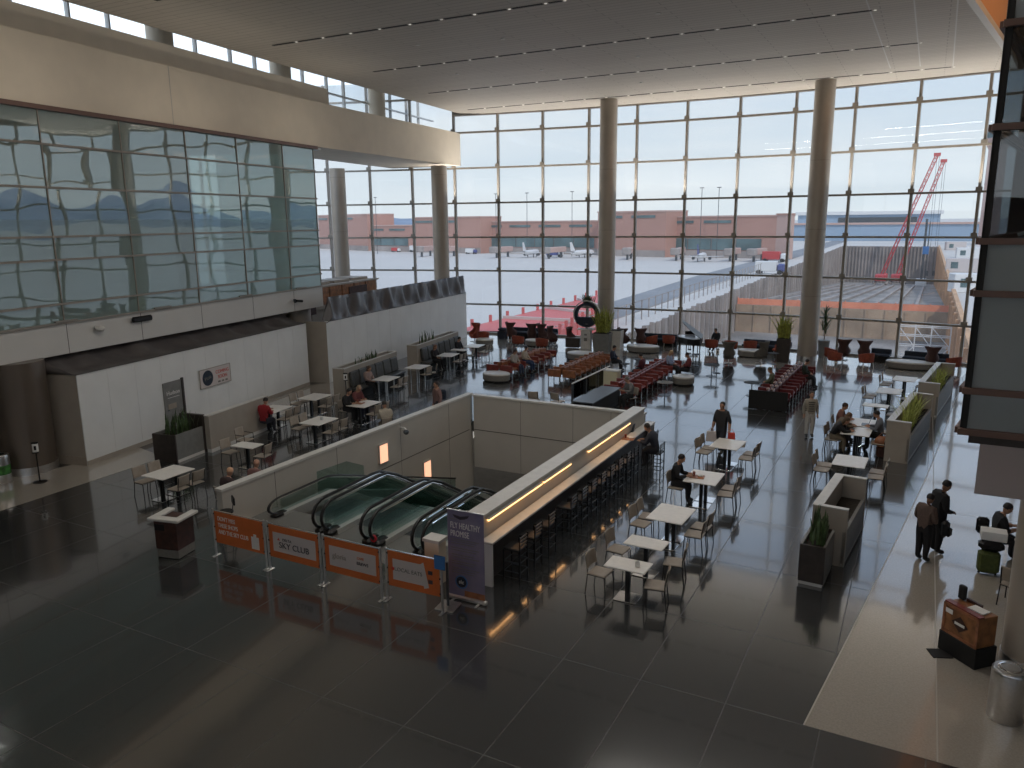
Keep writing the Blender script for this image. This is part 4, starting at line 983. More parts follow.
person(-14.15, 37.9, -80, 'lounge', (.02, .03, .06), BL, (.015, .012, .01), 'person in navy at the far end of the second lounge row')
person(-11.95, 36.1, 90, 'lounge', (.10, .02, .03), BL, (.02, .012, .01), 'person in maroon on the left side of the middle lounge row')
person(-11.0, 37.6, -90, 'lounge', (.30, .36, .50), BL, (.45, .30, .16), 'blond person in a pale blue shirt on the middle lounge row', long=True)
person(-9.95, 37.3, 110, 'lounge', (.18, .04, .04), BL, (.04, .02, .02), 'person in a red top seated by the small table near the piano')
person(-5.6, 35.0, 95, 'lounge', (.12, .13, .08), BL, (.10, .07, .03), 'person in olive on the left side of the rightmost lounge row')
person(-4.55, 37.8, -90, 'lounge', (.02, .03, .02), BL, (.02, .015, .012), 'person in dark green on the far right side of the rightmost lounge row')
person(-10.8, 46.6, 160, 'lounge', (.02, .02, .025), BL, (.015, .012, .01), 'person seen over the back of a red armchair by the window')
person(-10.5, 30.3, 140, 'sit', (.18, .18, .18), BL, (.14, .13, .12), 'person in a grey hooded jacket seated at the end of the dark counter')
def bag(x, y, z, m, lab, d=(.28, .14, .3), hang=True):
    r = empty('shopping_bag', (x, y, z), .2, lab, 'bag')
    mb = MB(); w, t, h = d; mb.add([(-w/2, -t/2, 0), (w/2, -t/2, 0), (w/2, t/2, 0), (-w/2, t/2, 0), (-w*.42, -t*.3, h), (w*.42, -t*.3, h), (w*.42, t*.3, h), (-w*.42, t*.3, h)], [(0, 3, 2, 1), (4, 5, 6, 7), (0, 1, 5, 4), (1, 2, 6, 5), (2, 3, 7, 6), (3, 0, 4, 7)]); mb.build('bag_body', m, r)
    if hang: MB().tube([(-w*.25, 0, h), (-w*.1, 0, h+.12), (w*.1, 0, h+.12), (w*.25, 0, h)], .008, 6).build('handle', m, r)
bag(-5.91, 25.45, .42, M_lilac, 'white plastic carrier bag held by the walking person', (.36, .2, .34))
bag(-5.23, 25.4, .5, M_txtr, 'red and brown bag in the other hand of the walking person', (.26, .18, .3))
r = empty('carton', (-5.0, 25.3, .4), .1, 'flat brown cardboard box carried under the red bag', 'box'); MB().rbox((0, 0, .05), (.5, .3, .1), .01).build('carton_body', M_tan, r)
def backpack(x, y, z, rz, m, lab, s=1.):
    r = empty('backpack', (x, y, z), rz, lab, 'backpack'); r.scale = (s,)*3
    MB().rbox((0, 0, .24), (.32, .18, .48), .07).build('pack_body', m, r); MB().rbox((0, -.12, .16), (.24, .08, .24), .03).build('front_pocket', m, r)
    for x_ in (-.1, .1): MB().tube([(x_, .09, .42), (x_, .16, .3), (x_, .09, .1)], .015, 6).build('strap', M_black, r)
backpack(-16.2, 24.62, 1.0, .5, M_navy, 'dark backpack on the back of the person behind the parapet', .85)
backpack(.95, 19.45, .55, 1.2, M_black, 'black backpack hanging at the side of the taller standing person', .8)
backpack(1.68, 19.6, .72, 0, M_black, 'black backpack on top of the pale box by the column', .8)
r = empty('handbag', (-.75, 27.45, 0), .2, 'brown leather handbag beside the person in grey', 'bag'); MB().ball((0, 0, .52), (.24, .16, .2), 14, 8).build('bag_body', M_leather, r, True); MB().tube([(-.15, 0, .66), (0, 0, .85), (.15, 0, .66)], .012, 6).build('handle', M_leather, r)
MB().rbox((0, 0, .18), (.3, .26, .36), .04).build('bag_base', M_woodd, r)
# food on tables
def tray(x, y, lab):
    r = empty('food_tray', (x, y, .76), .1, lab, 'food tray', 'trays of food'); MB().rbox((0, 0, .012), (.4, .3, .024), .01).build('tray', M_leather, r)
    MB().rbox((.08, .03, .05), (.14, .12, .05), .02).build('food_box', M_paper, r); MB().lathe([(.03, .02), (.04, .13)], 12, (-.1, .05, 0)).build('cup', M_redtub, r)
tray(-5.1, 20.5, 'brown food tray before the person in black'); tray(-19.45, 23.5, 'food tray before the eating couple'); tray(-22.1, 21.2, 'food tray before the person in red'); tray(-7.8, 22.4, 'food tray on the bar counter before the person in navy') 
bpy.data.objects[[o.name for o in bpy.data.objects if o.name.startswith('food_tray')][-1]].location.z = 1.03
def laptop(x, y, z, rz, lab):
    r = empty('laptop', (x, y, z), rz, lab, 'laptop', 'laptops'); MB().rbox((0, 0, .01), (.34, .24, .018), .005).build('keyboard_base', M_darksteel, r); MB().cb((0, .13, .11), (.34, .012, .22), 0, -.25).build('screen', M_darksteel, r)
laptop(-1.75, 27.7, .76, PI/2, 'open laptop on the near half of the shared table'); laptop(-1.35, 28.6, .76, -PI/2, 'open laptop on the far half of the shared table')
r = empty('tablet_stand', (-7.95, 23.3, 1.03), PI/2, 'dark tablet standing at the far end of the counter', 'tablet'); MB().cb((0, 0, .13), (.2, .02, .26), 0, .2).build('screen', M_navy, r); MB().rbox((0, .04, .01), (.16, .1, .02), .005).build('base', M_black, r)

# ------------------------------------------------------------------ planters
def blades(mb, cx, cy, z, n, h, spx, spy, w=.05, lean=.15, rnd=random):
    for _ in range(n):
        x, y = cx+rnd.uniform(-spx, spx), cy+rnd.uniform(-spy, spy); a = rnd.uniform(0, 6.28); hh = h*rnd.uniform(.55, 1.05); l = rnd.uniform(0, lean)
        dx, dy = math.cos(a), math.sin(a); px_, py_ = -dy, dx; v = []
        for k, (t, ww) in enumerate(((0, .6), (.35, 1), (.7, .8), (1, .05))):
            c = (x+dx*l*t*t*hh*2, y+dy*l*t*t*hh*2, z+hh*t); W = w/2*ww
            v += [(c[0]-px_*W, c[1]-py_*W, c[2]), (c[0]+px_*W, c[1]+py_*W, c[2]), (c[0]+dx*.006, c[1]+dy*.006, c[2])]
        f = []
        for k in range(3):
            b = k*3
            for i, j in ((0, 1), (1, 2), (2, 0)): f.append((b+i, b+j, b+3+j, b+3+i))
        mb.add(v, f)
def plant(name, x, y, z, n, h, spx, spy, m, lab, cat='plant', w=.05, lean=.15, rz=0., group=None):
    r = empty(name, (x, y, z), rz, lab, cat, group)
    k = max(1, n//10); rnd = random.Random(int(abs(x*100)+abs(y*10)))
    mb = MB(); blades(mb, 0, 0, 0, n, h, spx, spy, w, lean, rnd); mb.build('foliage', m, r)
    MB().rbox((0, 0, -.01), (spx*2.1, spy*2.1, .05), .01).build('soil', M_soil, r)
    return r
rz = math.atan2(.64, 5)        # the planters on the right run slightly outward
def trough(x, y, w, l, h, rz_, lab, mats, group, th=.07, soil=.75, solid_left=False):
    r = empty('planter_box', (x, y, 0), rz_, lab, 'planter', group)
    mb = MB(); mb.box(-w/2, -w/2+.2, 0, l, 0, h); mb.build('tall_side_wall', mats[1], r)
    MB().box(w/2-th, w/2, 0, l, .08, h*.62).build('front_panel', mats[0], r)
    MB().box(w/2-th, w/2-.02, 0, l, 0, .08).build('plinth', M_fascia, r)
    for y_ in (0, l-.12): MB().box(-w/2+.2, w/2+.01, y_, y_+.12, 0, h).build('end_panel', mats[1], r)
    MB().box(-w/2+.2, w/2-th, .12, l-.12, 0, h*soil*.8).build('soil_bed', M_soil, r)
    mb = MB(); mb.box(-w/2-.01, -w/2+.21, -.01, l+.01, h, h+.025); mb.box(-w/2+.21, w/2+.015, -.01, .13, h, h+.025); mb.box(-w/2+.21, w/2+.015, l-.13, l+.01, h, h+.025); mb.build('cap', M_cap, r)
    return r
GP = 'long planters beside the beige walkway'
trough(-1.42, 17.95, .74, 2.6, 1.36, -rz*.7, 'open grey planter box with a white cap, nearest the camera', (M_planter, M_creamd), GP)
trough(-.3, 27.0, .7, 5.0, 1.35, -rz, 'long grey planter with lime plants, middle of the three', (M_planter, M_creamd), GP)
trough(.55, 34.1, .74, 5.2, 1.35, -rz, 'long grey planter with lime plants, farthest toward the window', (M_planter, M_creamd), GP)
r = empty('planter_box', (-1.6, 16.62, 0), -.06, 'small dark planter box with snake plants in front of the nearest long planter', 'planter', GP)
mb = MB(); w, l, h = .52, 1.2, .92
mb.box(-w/2, w/2, 0, .05, .08, h); mb.build('near_panel', M_planterd, r)
MB().box(w/2-.05, w/2, .05, l, .08, h).build('side_panel', M_planter, r); MB().box(-w/2, -w/2+.05, .05, l, .08, h).build('side_panel', M_planter, r); MB().box(-w/2+.05, w/2-.05, l-.05, l, .08, h).build('far_panel', M_planterd, r)
MB().box(-w/2+.02, w/2-.02, .02, l-.02, 0, .08).build('plinth', M_fascia, r); MB().box(-w/2+.05, w/2-.05, .05, l-.05, .08, h-.1).build('soil_bed', M_soil, r)
GPL = 'plants in the planters'
plant('snake_plant', -1.53, 17.2, .86, 34, .72, .18, .45, M_leafd, 'dark upright snake plant in the small planter box', 'plant', .07, .12, group=GPL)
plant('lime_plant', -.02, 28.6, .70, 130, 1.0, .14, .9, M_leafl, 'lime green feathery plant in the middle long planter', 'plant', .03, .35, -rz, group=GPL)
plant('lime_plant', .1, 30.4, .70, 110, .95, .14, .8, M_leafl, 'lime green plant at the far end of the middle long planter', 'plant', .03, .35, -rz, group=GPL)
plant('lime_plant', .95, 36.2, .70, 130, .95, .14, 1.0, M_leafl, 'lime green plant in the farthest long planter', 'plant', .03, .35, -rz, group=GPL)
# left planter and partition
la = math.atan2(LD.y, LD.x)-PI/2
r = empty('planter_box', (-21.95, 16.4, 0), la, 'grey box planter with snake plants in front of the partition wall', 'planter', 'planters on the left')
MB().box(-.48, .48, 0, .05, 0, .95).build('near_panel', M_planterd, r); MB().box(.42, .48, .05, 1.3, .1, .95).build('side_panel', M_planter, r); MB().box(.43, .485, .05, 1.3, 0, .1).build('plinth', M_fascia, r)
MB().box(-.48, -.42, .05, 1.3, 0, .95).build('side_panel', M_planter, r); MB().box(-.48, .5, 1.3, 1.42, 0, 1.35).build('end_post', M_planterd, r); MB().box(-.42, .42, .05, 1.3, 0, .85).build('soil_bed', M_soil, r)
plant('snake_plant', -22.0, 17.05, .84, 60, .75, .36, .5, M_leafd, 'dark upright snake plants in the grey box on the left', 'plant', .07, .14, la, GPL)
r = empty('partition_wall', (-21.42, 17.85, 0), la+.01, 'low taupe partition wall behind the lone armchair', 'partition')
MB().box(-.2, 0, 0, 3.3, .12, 1.3).build('panel', M_creamd, r); MB().box(-.17, .015, 0, 3.3, 0, .12).build('plinth', M_fascia, r); MB().box(-.21, .01, -.01, 3.31, 1.3, 1.325).build('cap', M_cap, r)
def booth(x, y, l, lab, cushions):
    r = empty('booth_bench', (x, y, 0), la, lab, 'booth bench', 'booth benches by the left hoarding')
    MB().box(-.7, -.1, 0, .08, 0, 1.38).build('end_panel', M_creamd, r); MB().box(-.7, -.1, l-.08, l, 0, 1.38).build('end_panel', M_creamd, r)
    MB().box(-.18, -.1, .08, l-.08, 0, 1.38).build('back_wall', M_creamd, r); MB().box(-.7, -.62, .08, l-.08, 0, 1.38).build('rear_wall', M_creamd, r)
    mb = MB(); mb.box(-.71, -.61, -.01, l+.01, 1.38, 1.41); mb.box(-.2, -.09, -.01, l+.01, 1.38, 1.41); mb.box(-.61, -.2, -.01, .09, 1.38, 1.41); mb.box(-.61, -.2, l-.09, l+.01, 1.38, 1.41); mb.build('cap', M_cap, r)
    MB().box(-.62, -.18, .08, l-.08, 0, 1.2).build('soil_bed', M_soil, r)
    n = cushions; w = (l-.5)/n
    for k in range(n):
        MB().rbox((.0, .3+w*(k+.5), .83), (.14, w-.03, .72), .05, ry=-.12).build('back_cushion', M_booth, r)
    MB().rbox((.22, l/2, .42), (.55, l-.4, .12), .04).build('seat_cushion', M_booth, r); MB().box(-.1, .42, .25, l-.25, .0, .36).build('bench_base', M_slot, r)
    return r
booth(-22.5, 26.4, 5.0, 'charcoal channel-backed booth bench, nearer of the two', 6)
booth(-23.35, 33.3, 5.5, 'charcoal channel-backed booth bench, farther of the two', 7)
plant('snake_plant', -23.35, 29.2, 1.2, 26, .55, .13, .5, M_leafd, 'dark plant in the top of the nearer booth wall', 'plant', .06, .2, la, GPL)
plant('snake_plant', -23.15, 28.1, 1.2, 8, .45, .12, .35, M_leafd, 'sparse small plant left in the nearer booth wall top', 'plant', .05, .3, la, GPL)
plant('snake_plant', -24.0, 35.0, 1.2, 26, .8, .13, .8, M_leafd, 'tall spiky plant in the top of the farther booth wall', 'plant', .05, .12, la, GPL)

# ------------------------------------------------------------------ podium, stool, stands, bins, crate
r = empty('podium_desk', (-15.42, 11.55, 0), .22, 'dark brown podium desk with a white U-shaped top near the barriers', 'podium')
MB().rbox((0, 0, .58), (.62, .62, .72), .01).build('body', M_woodd, r); MB().rbox((0, 0, .12), (.6, .6, .22), .01).build('toe_base', M_grey, r)
mb = MB(); mb.rbox((0, -.27, .98), (.86, .22, .07), .015); mb.rbox((-.33, .1, .98), (.2, .56, .07), .015); mb.rbox((.33, .1, .98), (.2, .56, .07), .015); mb.build('top', M_cap, r)
MB().box(-.24, .24, -.16, .3, .9, .93).build('inner_shelf', M_tan, r); MB().box(-.29, -.02, -.315, -.30, .7, .85).build('open_shelf', M_slot, r)
r = empty('high_stool', (-15.0, 12.75, 0), 2.6, 'black high stool with a backrest beside the podium', 'stool')
MB().lathe([(.17, .68), (.19, .70), (.19, .73), (.17, .75)], 20).build('seat', M_black, r, True); MB().rbox((0, -.2, .98), (.3, .04, .2), .02).build('backrest', M_black, r)
for k in range(4): a = PI/4+k*PI/2; MB().tube([(math.cos(a)*.12, math.sin(a)*.12, .69), (math.cos(a)*.25, math.sin(a)*.25, 0)], .012, 6).build('leg', M_darksteel, r)
mb = MB(); mb.lathe([(.19, .29), (.205, .3), (.19, .31), (.18, .3)], 20, cap=False); mb.build('foot_ring', M_darksteel, r, True); MB().tube([(0, -.16, .72), (0, -.2, .95)], .012, 6).build('back_stem', M_darksteel, r)
def sanitizer(x, y, rz_, lab):
    r = empty('sanitizer_stand', (x, y, 0), rz_, lab, 'sanitizer stand', 'hand sanitizer stands')
    MB().lathe([(.2, 0), (.2, .015), (.05, .03), (.02, .04)], 20).build('base', M_black, r, True); MB().cyl((0, 0), .02, .03, .95, 10).build('pole', M_black, r, True)
    MB().rbox((0, -.0, 1.1), (.16, .12, .32), .03).build('dispenser', M_paper, r); MB().rbox((0, -.04, .97), (.18, .16, .03), .01).build('drip_tray', M_black, r); MB().rbox((0, .0, 1.27), (.2, .14, .05), .02).build('lid', M_black, r); MB().box(-.03, .03, -.065, -.06, 1.05, 1.18).build('window', M_black, r)
sanitizer(-23.76, 13.25, .9, 'black hand sanitizer stand on the beige floor by the left column')
sanitizer(-22.3, 26.1, .8, 'black hand sanitizer stand against the first booth end panel')
sanitizer(-9.05, 39.5, .3, 'black stand on the lounge floor between the piano and the rightmost seats')
r = empty('recycling_bin', (-24.85, 12.75, 0), .3, 'round steel bin wrapped with a green print beside the left column', 'bin')
MB().lathe([(.25, 0), (.26, .03), (.26, .25), (.26, .27)], 28).build('lower_shell', M_steel, r, True); MB().lathe([(.262, .27), (.262, .56)], 28).build('green_wrap', M_green, r, True); MB().lathe([(.26, .56), (.26, .84), (.24, .88), (.14, .89)], 28).build('upper_shell', M_steel, r, True); MB().lathe([(.14, .88), (.14, .895)], 20).build('opening', M_slot, r)
r = empty('litter_bin', (1.74, 13.25, 0), 0, 'round brushed steel litter bin at the right edge below the column', 'bin')
MB().lathe([(.24, 0), (.25, .03), (.25, .80), (.245, .84), (.22, .87), (.17, .875)], 36).build('shell', M_steel, r, True); MB().lathe([(.17, .872), (.165, .88), (.14, .884), (.135, .86)], 32, cap=False).build('rim', M_chrome, r, True); MB().lathe([(.14, .83), (.14, .86)], 24).build('liner_opening', M_slot, r)
r = empty('display_crate', (1.27, 14.98, 0), -.78, 'varnished wooden crate with a dark diamond emblem on a black plinth', 'crate'); r.scale = (.86, .86, .95)
MB().rbox((0, 0, .2), (.92, .56, .4), .01).build('plinth', M_slot, r)
MB().rbox((0, 0, .70), (.84, .5, .60), .01).build('crate_body', M_wood, r)
mb = MB()
for x_ in (-.4, .4): mb.cb((x_, -.255, .7), (.06, .02, .6))
for z_ in (.43, .97): mb.cb((0, -.255, z_), (.84, .02, .06))
mb.build('batten', M_leather, r)
mb = MB(); mb.add([(-.2, -.262, .70), (0, -.262, .54), (.2, -.262, .70), (0, -.262, .86)], [(0, 1, 2, 3)]); mb.build('diamond_emblem', M_woodd, r); mb = MB(); mb.cb((0, -.268, .70), (.24, .008, .05)); mb.build('emblem_band', M_paper, r)
MB().rbox((-.28, -.262, .86), (.17, .01, .09), .003).build('oval_label', M_paper, r)
MB().cb((0, -.18, 1.015), (.84, .14, .03)).build('front_ledge', M_maroon, r); MB().cb((.14, .05, 1.02), (.34, .24, .02), .1).build('paper_sheet', M_paper, r); MB().rbox((-.36, .14, 1.15), (.16, .1, .28), .02).build('card_holder', M_slot, r); MB().cb((-.1, .2, 1.03), (.36, .05, .06)).build('back_rail', M_woodd, r)
o = MB().rbox((.86, 14.86, .012), (.35, .3, .02), .005, .4).build('floor_mat', M_slot); tag(o, 'small black mat on the beige floor left of the wooden crate', 'mat')
# luggage and table by the column
r = empty('suitcase', (1.82, 19.0, 0), .1, 'olive green suitcase standing under the black bag by the column', 'suitcase'); MB().rbox((0, 0, .3), (.42, .26, .5), .05).build('shell', mat('olive_nylon', (.07, .09, .02), .7, 0, .2, 20), r)
for x_ in (-.16, .16): MB().ball((x_, 0, .03), .03, 8, 6).build('wheel', M_rubber, r)
MB().tube([(-.12, .1, .55), (-.12, .1, .6), (.12, .1, .6), (.12, .1, .55)], .01, 6).build('handle', M_black, r)
o = MB().rbox((1.84, 19.02, .68), (.5, .3, .24), .08).build('duffel_bag', M_black); tag(o, 'black duffel bag lying on the green suitcase', 'bag')
o = MB().rbox((1.87, 19.12, .9), (.5, .34, .2), .01).build('carton', M_paper); tag(o, 'pale carton on top of the black duffel bag', 'box')
place(T_large, (2.75, 18.9, 0), 0, 'pale table half hidden behind the right column', GR2); place(CH, (2.2, 17.6, 0), -.4, 'dark legged chair just behind the right column', GC2)

# ------------------------------------------------------------------ lounge seating rows
def lounge_row(x, y, l, side, mseat, marm, lab, n, backm=None, endm=None, rz_=0.):
    "seats face +x when side = 1; the back is at local x = 0"
    r = empty('lounge_seat_row', (x, y, 0), rz_, lab, 'seat row', 'rows of lounge seats'); s = side; p = l/n
    backm = backm or marm; endm = endm or marm
    def B(x0, x1, *a): mb = MB(); mb.box(min(s*x0, s*x1), max(s*x0, s*x1), *a); return mb
    for k in range(n):
        MB().rbox((s*.40, p*(k+.5), .40), (.56, p-.10, .10), .03).build('seat', mseat, r)
        MB().rbox((s*.08, p*(k+.5), .60), (.10, p-.06, .34), .03).build('backrest', mseat, r)
        if x > -6: MB().rbox((s*.09, p*(k+.5), .82), (.13, .26, .10), .04).build('head_pad', M_tan2, r)
    for k in range(n+1):
        m_ = endm if k == 0 else marm
        MB().rbox((s*.38, p*k, .45), (.70, .10, .38), .02).build('armrest', m_, r)
    mb = MB()
    for k in range(0, n+1):
        for x_ in (.06, .70): mb.box(min(s*x_, s*(x_+.03)), max(s*x_, s*(x_+.03)), p*k-.02, p*k+.02, 0, .38)
    mb.bar((s*.38, 0, .33), (s*.38, l, .33), .06); mb.build('leg_frame', M_steel, r)
    return r
rows = ((-18.72, 33.75, 5.3, 7, M_leather, M_maroon, 'the leftmost lounge block'), (-15.3, 33.9, 5.3, 8, M_leather, M_leather, 'the second lounge block'), (-11.45, 31.6, 7.2, 9, M_maroon, M_maroon, 'the middle lounge block'), (-5.27, 32.5, 7.4, 10, M_dmaroon, M_dmaroon, 'the rightmost lounge block'))
for x, y, l, n, ms, ma, d in rows:
    for s in (-1, 1):
        lounge_row(x+s*.015, y, l, s, ms, ma, '%s row of seats of %s' % ({-1: 'left hand', 1: 'right hand'}[s], d), n, rz_=-.03 if x > -10 else .0)
o = MB().rbox((-5.27, 32.42, .42), (1.56, .05, .8), .01).build('end_screen', M_slot); tag(o, 'black end screen closing the near end of the rightmost lounge block', 'screen')
def ottoman(x, y, rx_, ry_, lab):
    r = empty('ottoman', (x, y, 0), 0, lab, 'ottoman', 'round pale ottomans'); MB().lathe([(.93, .06), (1, .08), (1, .34)], 32, sx=rx_, sy=ry_).build('drum', M_grey, r, True)
    MB().lathe([(1.0, .34), (1.01, .37), (.97, .41), (.85, .425)], 32, sx=rx_, sy=ry_).build('top_cushion', M_cap, r, True); MB().lathe([(.9, 0), (.9, .06)], 28, sx=rx_, sy=ry_).build('plinth', M_slot, r, True)
ottoman(-18.45, 32.95, .72, .55, 'round pale ottoman at the near end of the leftmost lounge block')
ottoman(-9.85, 36.1, .52, .52, 'round pale ottoman beside the middle lounge block')
ottoman(-17.0, 40.3, .8, .6, 'bright round ottoman behind the second lounge block')
ottoman(-14.6, 44.2, 1.0, .6, 'oval pale ottoman between the column and the piano')
ottoman(-.25, 44.9, 1.15, .6, 'oval pale ottoman near the right end of the window')
ottoman(-24.7, 42.6, .6, .5, 'small ottoman by the window corner behind the booths')
ottoman(-8.4, 45.2, .8, .5, 'pale ottoman between the two grey brown swivel chairs')
ottoman(-21.4, 43.6, .8, .5, 'pale ottoman between the two maroon cube chairs')
def side_table(x, y, lab, rr=.3, h=.62, m=M_slot):
    r = empty('side_table', (x, y, 0), 0, lab, 'side table', 'small round side tables'); MB().lathe([(rr, h-.02), (rr, h)], 24).build('tabletop', m, r); MB().cyl((0, 0), .025, .02, h-.02, 10).build('stem', M_darksteel, r, True); MB().lathe([(rr*.7, 0), (rr*.7, .012), (.03, .03)], 20).build('base', M_darksteel, r, True)
side_table(-9.95, 33.4, 'round grey side table right of the middle lounge block', .38, .6, M_grey); side_table(-13.1, 36.9, 'small dark side table left of the middle lounge block', .25); side_table(-12.9, 38.4, 'small dark side table at the far left of the middle lounge block', .25)
side_table(-20.6, 39.9, 'small dark side table behind the leftmost lounge block', .3); side_table(-6.9, 43.3, 'small dark side table in front of the column planter', .3); side_table(-6.4, 34.9, 'dark side table with a white rim left of the rightmost lounge block', .35)
side_table(-10.6, 41.2, 'small dark side table near the piano stool', .25); side_table(-9.1, 38.6, 'black round table with a laptop beside the lounge block', .4, .6)

# dark serving counter beside the middle block
r = empty('low_counter', (-12.1, 27.7, 0), 0, 'long low dark counter beside the middle lounge block', 'counter')
MB().rbox((.45, 1.75, .66), (.9, 3.3, .05), .01).build('counter_top', M_darksteel, r); MB().box(.05, .86, .15, 3.35, 0, .635).build('body', M_slot, r)
r = empty('glass_rail', (-13.1, 30.1, 0), 0, 'low glass rail with a white top edge left of the dark counter', 'railing')
MB().box(-.01, .01, 0, 4.6, .15, .85).build('glass_panel', G_clear, r); MB().rbox((0, 2.3, .87), (.07, 4.6, .05), .01).build('top_rail', M_paper, r)
for y_ in (.05, 1.55, 3.05, 4.55): MB().box(-.04, .04, y_-.04, y_+.04, 0, .85).build('post', M_darksteel, r)
r = empty('display_box', (-12.72, 34.0, 0), 0, 'small pale yellow display box at the end of the dark counter', 'display box'); MB().rbox((0, 0, .4), (.7, .5, .8), .02).build('box_body', mat('cream_enamel', (.72, .68, .48), .4), r); MB().rbox((0, 0, .82), (.74, .54, .04), .01).build('top', M_paper, r)  # plain cream enamel box

# ------------------------------------------------------------------ window lounge
def wing_chair(m):
    r = empty('wing_chair', (0, 0, 0), 0, cat='armchair')
    mb = MB(); n = 10; v = []; f = []
    prof = [(.36, .27, .24), (.50, .33, .30), (.64, .32, .26), (.78, .25, .14), (.92, .25, .08), (1.05, .33, .12), (1.16, .40, .16), (1.22, .41, .16)]      # z, half width, wing depth
    for z, w, d in prof:
        for i in range(n+1):
            a = PI*i/n; v.append((-w*math.cos(a), -.12-.20*math.sin(a)-(z-.4)*.10+(.35*d if i in (0, n) else 0)+(1-math.sin(a))*d, z))
    for j in range(len(prof)-1):
        for i in range(n): a = j*(n+1)+i; f.append((a, a+1, a+n+2, a+n+1))
    mb.add(v, f); o = mb.build('shell', m, r, True); s = o.modifiers.new('t', 'SOLIDIFY'); s.thickness = .06
    MB().rbox((0, .04, .40), (.56, .56, .14), .05).build('seat_cushion', m, r); MB().lathe([(.28, .26), (.3, .33)], 18, (0, .0, 0)).build('seat_pan', m, r, True)
    MB().cyl((0, 0), .03, .03, .28, 10).build('stem', M_steel, r, True)
    mb = MB()
    for k in range(4): a = PI/4+k*PI/2; mb.bar((0, 0, .03), (math.cos(a)*.3, math.sin(a)*.3, .015), .04, .03)
    mb.build('star_base', M_steel, r); return r
W1 = wing_chair(M_wing); W2 = wing_chair(M_redtub); W3 = wing_chair(M_winggrey)
def tub_chair(m, legs=True):
    r = empty('tub_chair', (0, 0, 0), 0, cat='armchair'); mb = MB(); n = 12; v = []; f = []
    for z, k in ((.28, .92), (.45, 1), (.66, 1.06), (.72, 1.05)):
        for i in range(n+1):
            a = PI*(-.12+1.24*i/n); v.append((-.38*k*math.cos(a), .05-.36*k*math.sin(a), z+(.10*math.sin(a) if z > .6 else 0)))
    for j in range(3):
        for i in range(n): a = j*(n+1)+i; f.append((a, a+1, a+n+2, a+n+1))
    mb.add(v, f); o = mb.build('shell', m, r, True); s = o.modifiers.new('t', 'SOLIDIFY'); s.thickness = .07
    MB().rbox((0, .06, .38), (.6, .6, .16), .05).build('seat_cushion', m, r)
    for x_ in (-.28, .28):
        for y_ in (-.24, .28): MB().tube([(x_*.9, y_*.9, .3), (x_, y_, 0)], .014, 6).build('leg', M_steel, r)
    return r
TB = tub_chair(M_redtub)
GW = 'armchairs along the window'
D180 = PI
for (x, y, a, pr, lab) in (
    (-26.0, 44.3, 2.6, W2, 'rust high-backed wing chair in the window corner behind the hoarding'),
    (-24.1, 45.9, -.3, W1, 'dark wing chair by the window, first right of the corner'),
    (-22.55, 45.9, .5, W1, 'dark wing chair by the window, left of a close pair'),
    (-21.8, 46.0, -.5, W1, 'dark wing chair by the window, right of a close pair'),
    (-20.6, 45.0, -1.2, W1, 'dark wing chair in profile before the red site outside'),
    (-19.3, 45.1, -1.2, W1, 'dark wing chair in profile just left of the clock kiosk'),
    (-16.3, 46.2, -.5, W1, 'dark wing chair just right of the first column, left one'),
    (-15.3, 46.6, .1, W1, 'dark wing chair just right of the first column, right one'),
    (-9.15, 43.4, .1, W3, 'grey brown wing chair facing away, left of the pale ottoman'),
    (-7.55, 44.2, 1.2, W3, 'grey brown wing chair in profile right of the pale ottoman'),
    (-3.6, 46.9, -.1, W1, 'dark wing chair near the potted tree, left one'),
    (-2.55, 46.8, .1, W1, 'dark wing chair near the potted tree, right one'),
    (.75, 46.0, 0, W1, 'dark wing chair before the white scaffolding outside')):
    place(pr, (x, y-.75, 0), a, lab, GW)
for (x, y, a, lab) in (
    (-25.1, 43.6, .4, 'maroon cube chair in the corner beside the rust wing chair'),
    (-22.2, 42.9, 0, 'maroon cube chair left of the pale ottoman by the window'),
    (-20.4, 42.6, 0, 'maroon cube chair right of the pale ottoman by the window'),
    (-14.6, 46.4, 1.2, 'red tub chair left of the grand piano'),
    (-13.7, 46.9, .2, 'maroon tub chair just left of the piano'),
    (-10.9, 46.3, 0, 'red armchair with its back to us by the window, left of the pair'),
    (-9.75, 46.3, 0, 'red armchair with its back to us by the window, right of the pair'),
    (-7.0, 46.6, 1.4, 'rust tub chair in profile left of the column planter'),
    (-4.2, 45.9, -.9, 'rust tub chair left of the potted tree'),
    (-3.9, 44.8, -.6, 'rust tub chair angled toward the small table, left one'),
    (-2.3, 44.8, .5, 'rust tub chair angled toward the small table, right one'),
    (1.75, 45.4, .8, 'rust tub chair at the far right behind the planter'),
    (-8.7, 46.7, .3, 'rust tub chair behind the grey brown wing chair')):
    place(TB, (x, y-.45, 0), a, lab, GW)
def low_bench(ph0, ph1, lab):
    a0, a1 = arc(ph0, AR-1.5), arc(ph1, AR-1.5); c = (a0+a1)/2; L = (a1-a0).length
    r = empty('window_bench', (c.x, c.y, 0), math.atan2(a1.y-a0.y, a1.x-a0.x), lab, 'bench', 'low benches along the window')
    MB().rbox((0, 0, .40), (L, .6, .12), .03).build('seat_cushion', M_navy, r); MB().rbox((0, .28, .56), (L, .12, .3), .03).build('backrest', M_navy, r); MB().box(-L/2+.1, L/2-.1, -.2, .25, .0, .34).build('bench_base', M_slot, r)
for a0, a1, l in ((-.162, -.118, 'low navy bench under the window at the far left'), (-.046, -.015, 'low navy bench under the window left of the piano'), (.035, .07, 'low navy bench under the window left of the second column'), (.124, .137, 'short low navy bench right of the potted tree'), (.145, .172, 'low navy bench behind the oval ottoman on the right')): low_bench(a0, a1, l)
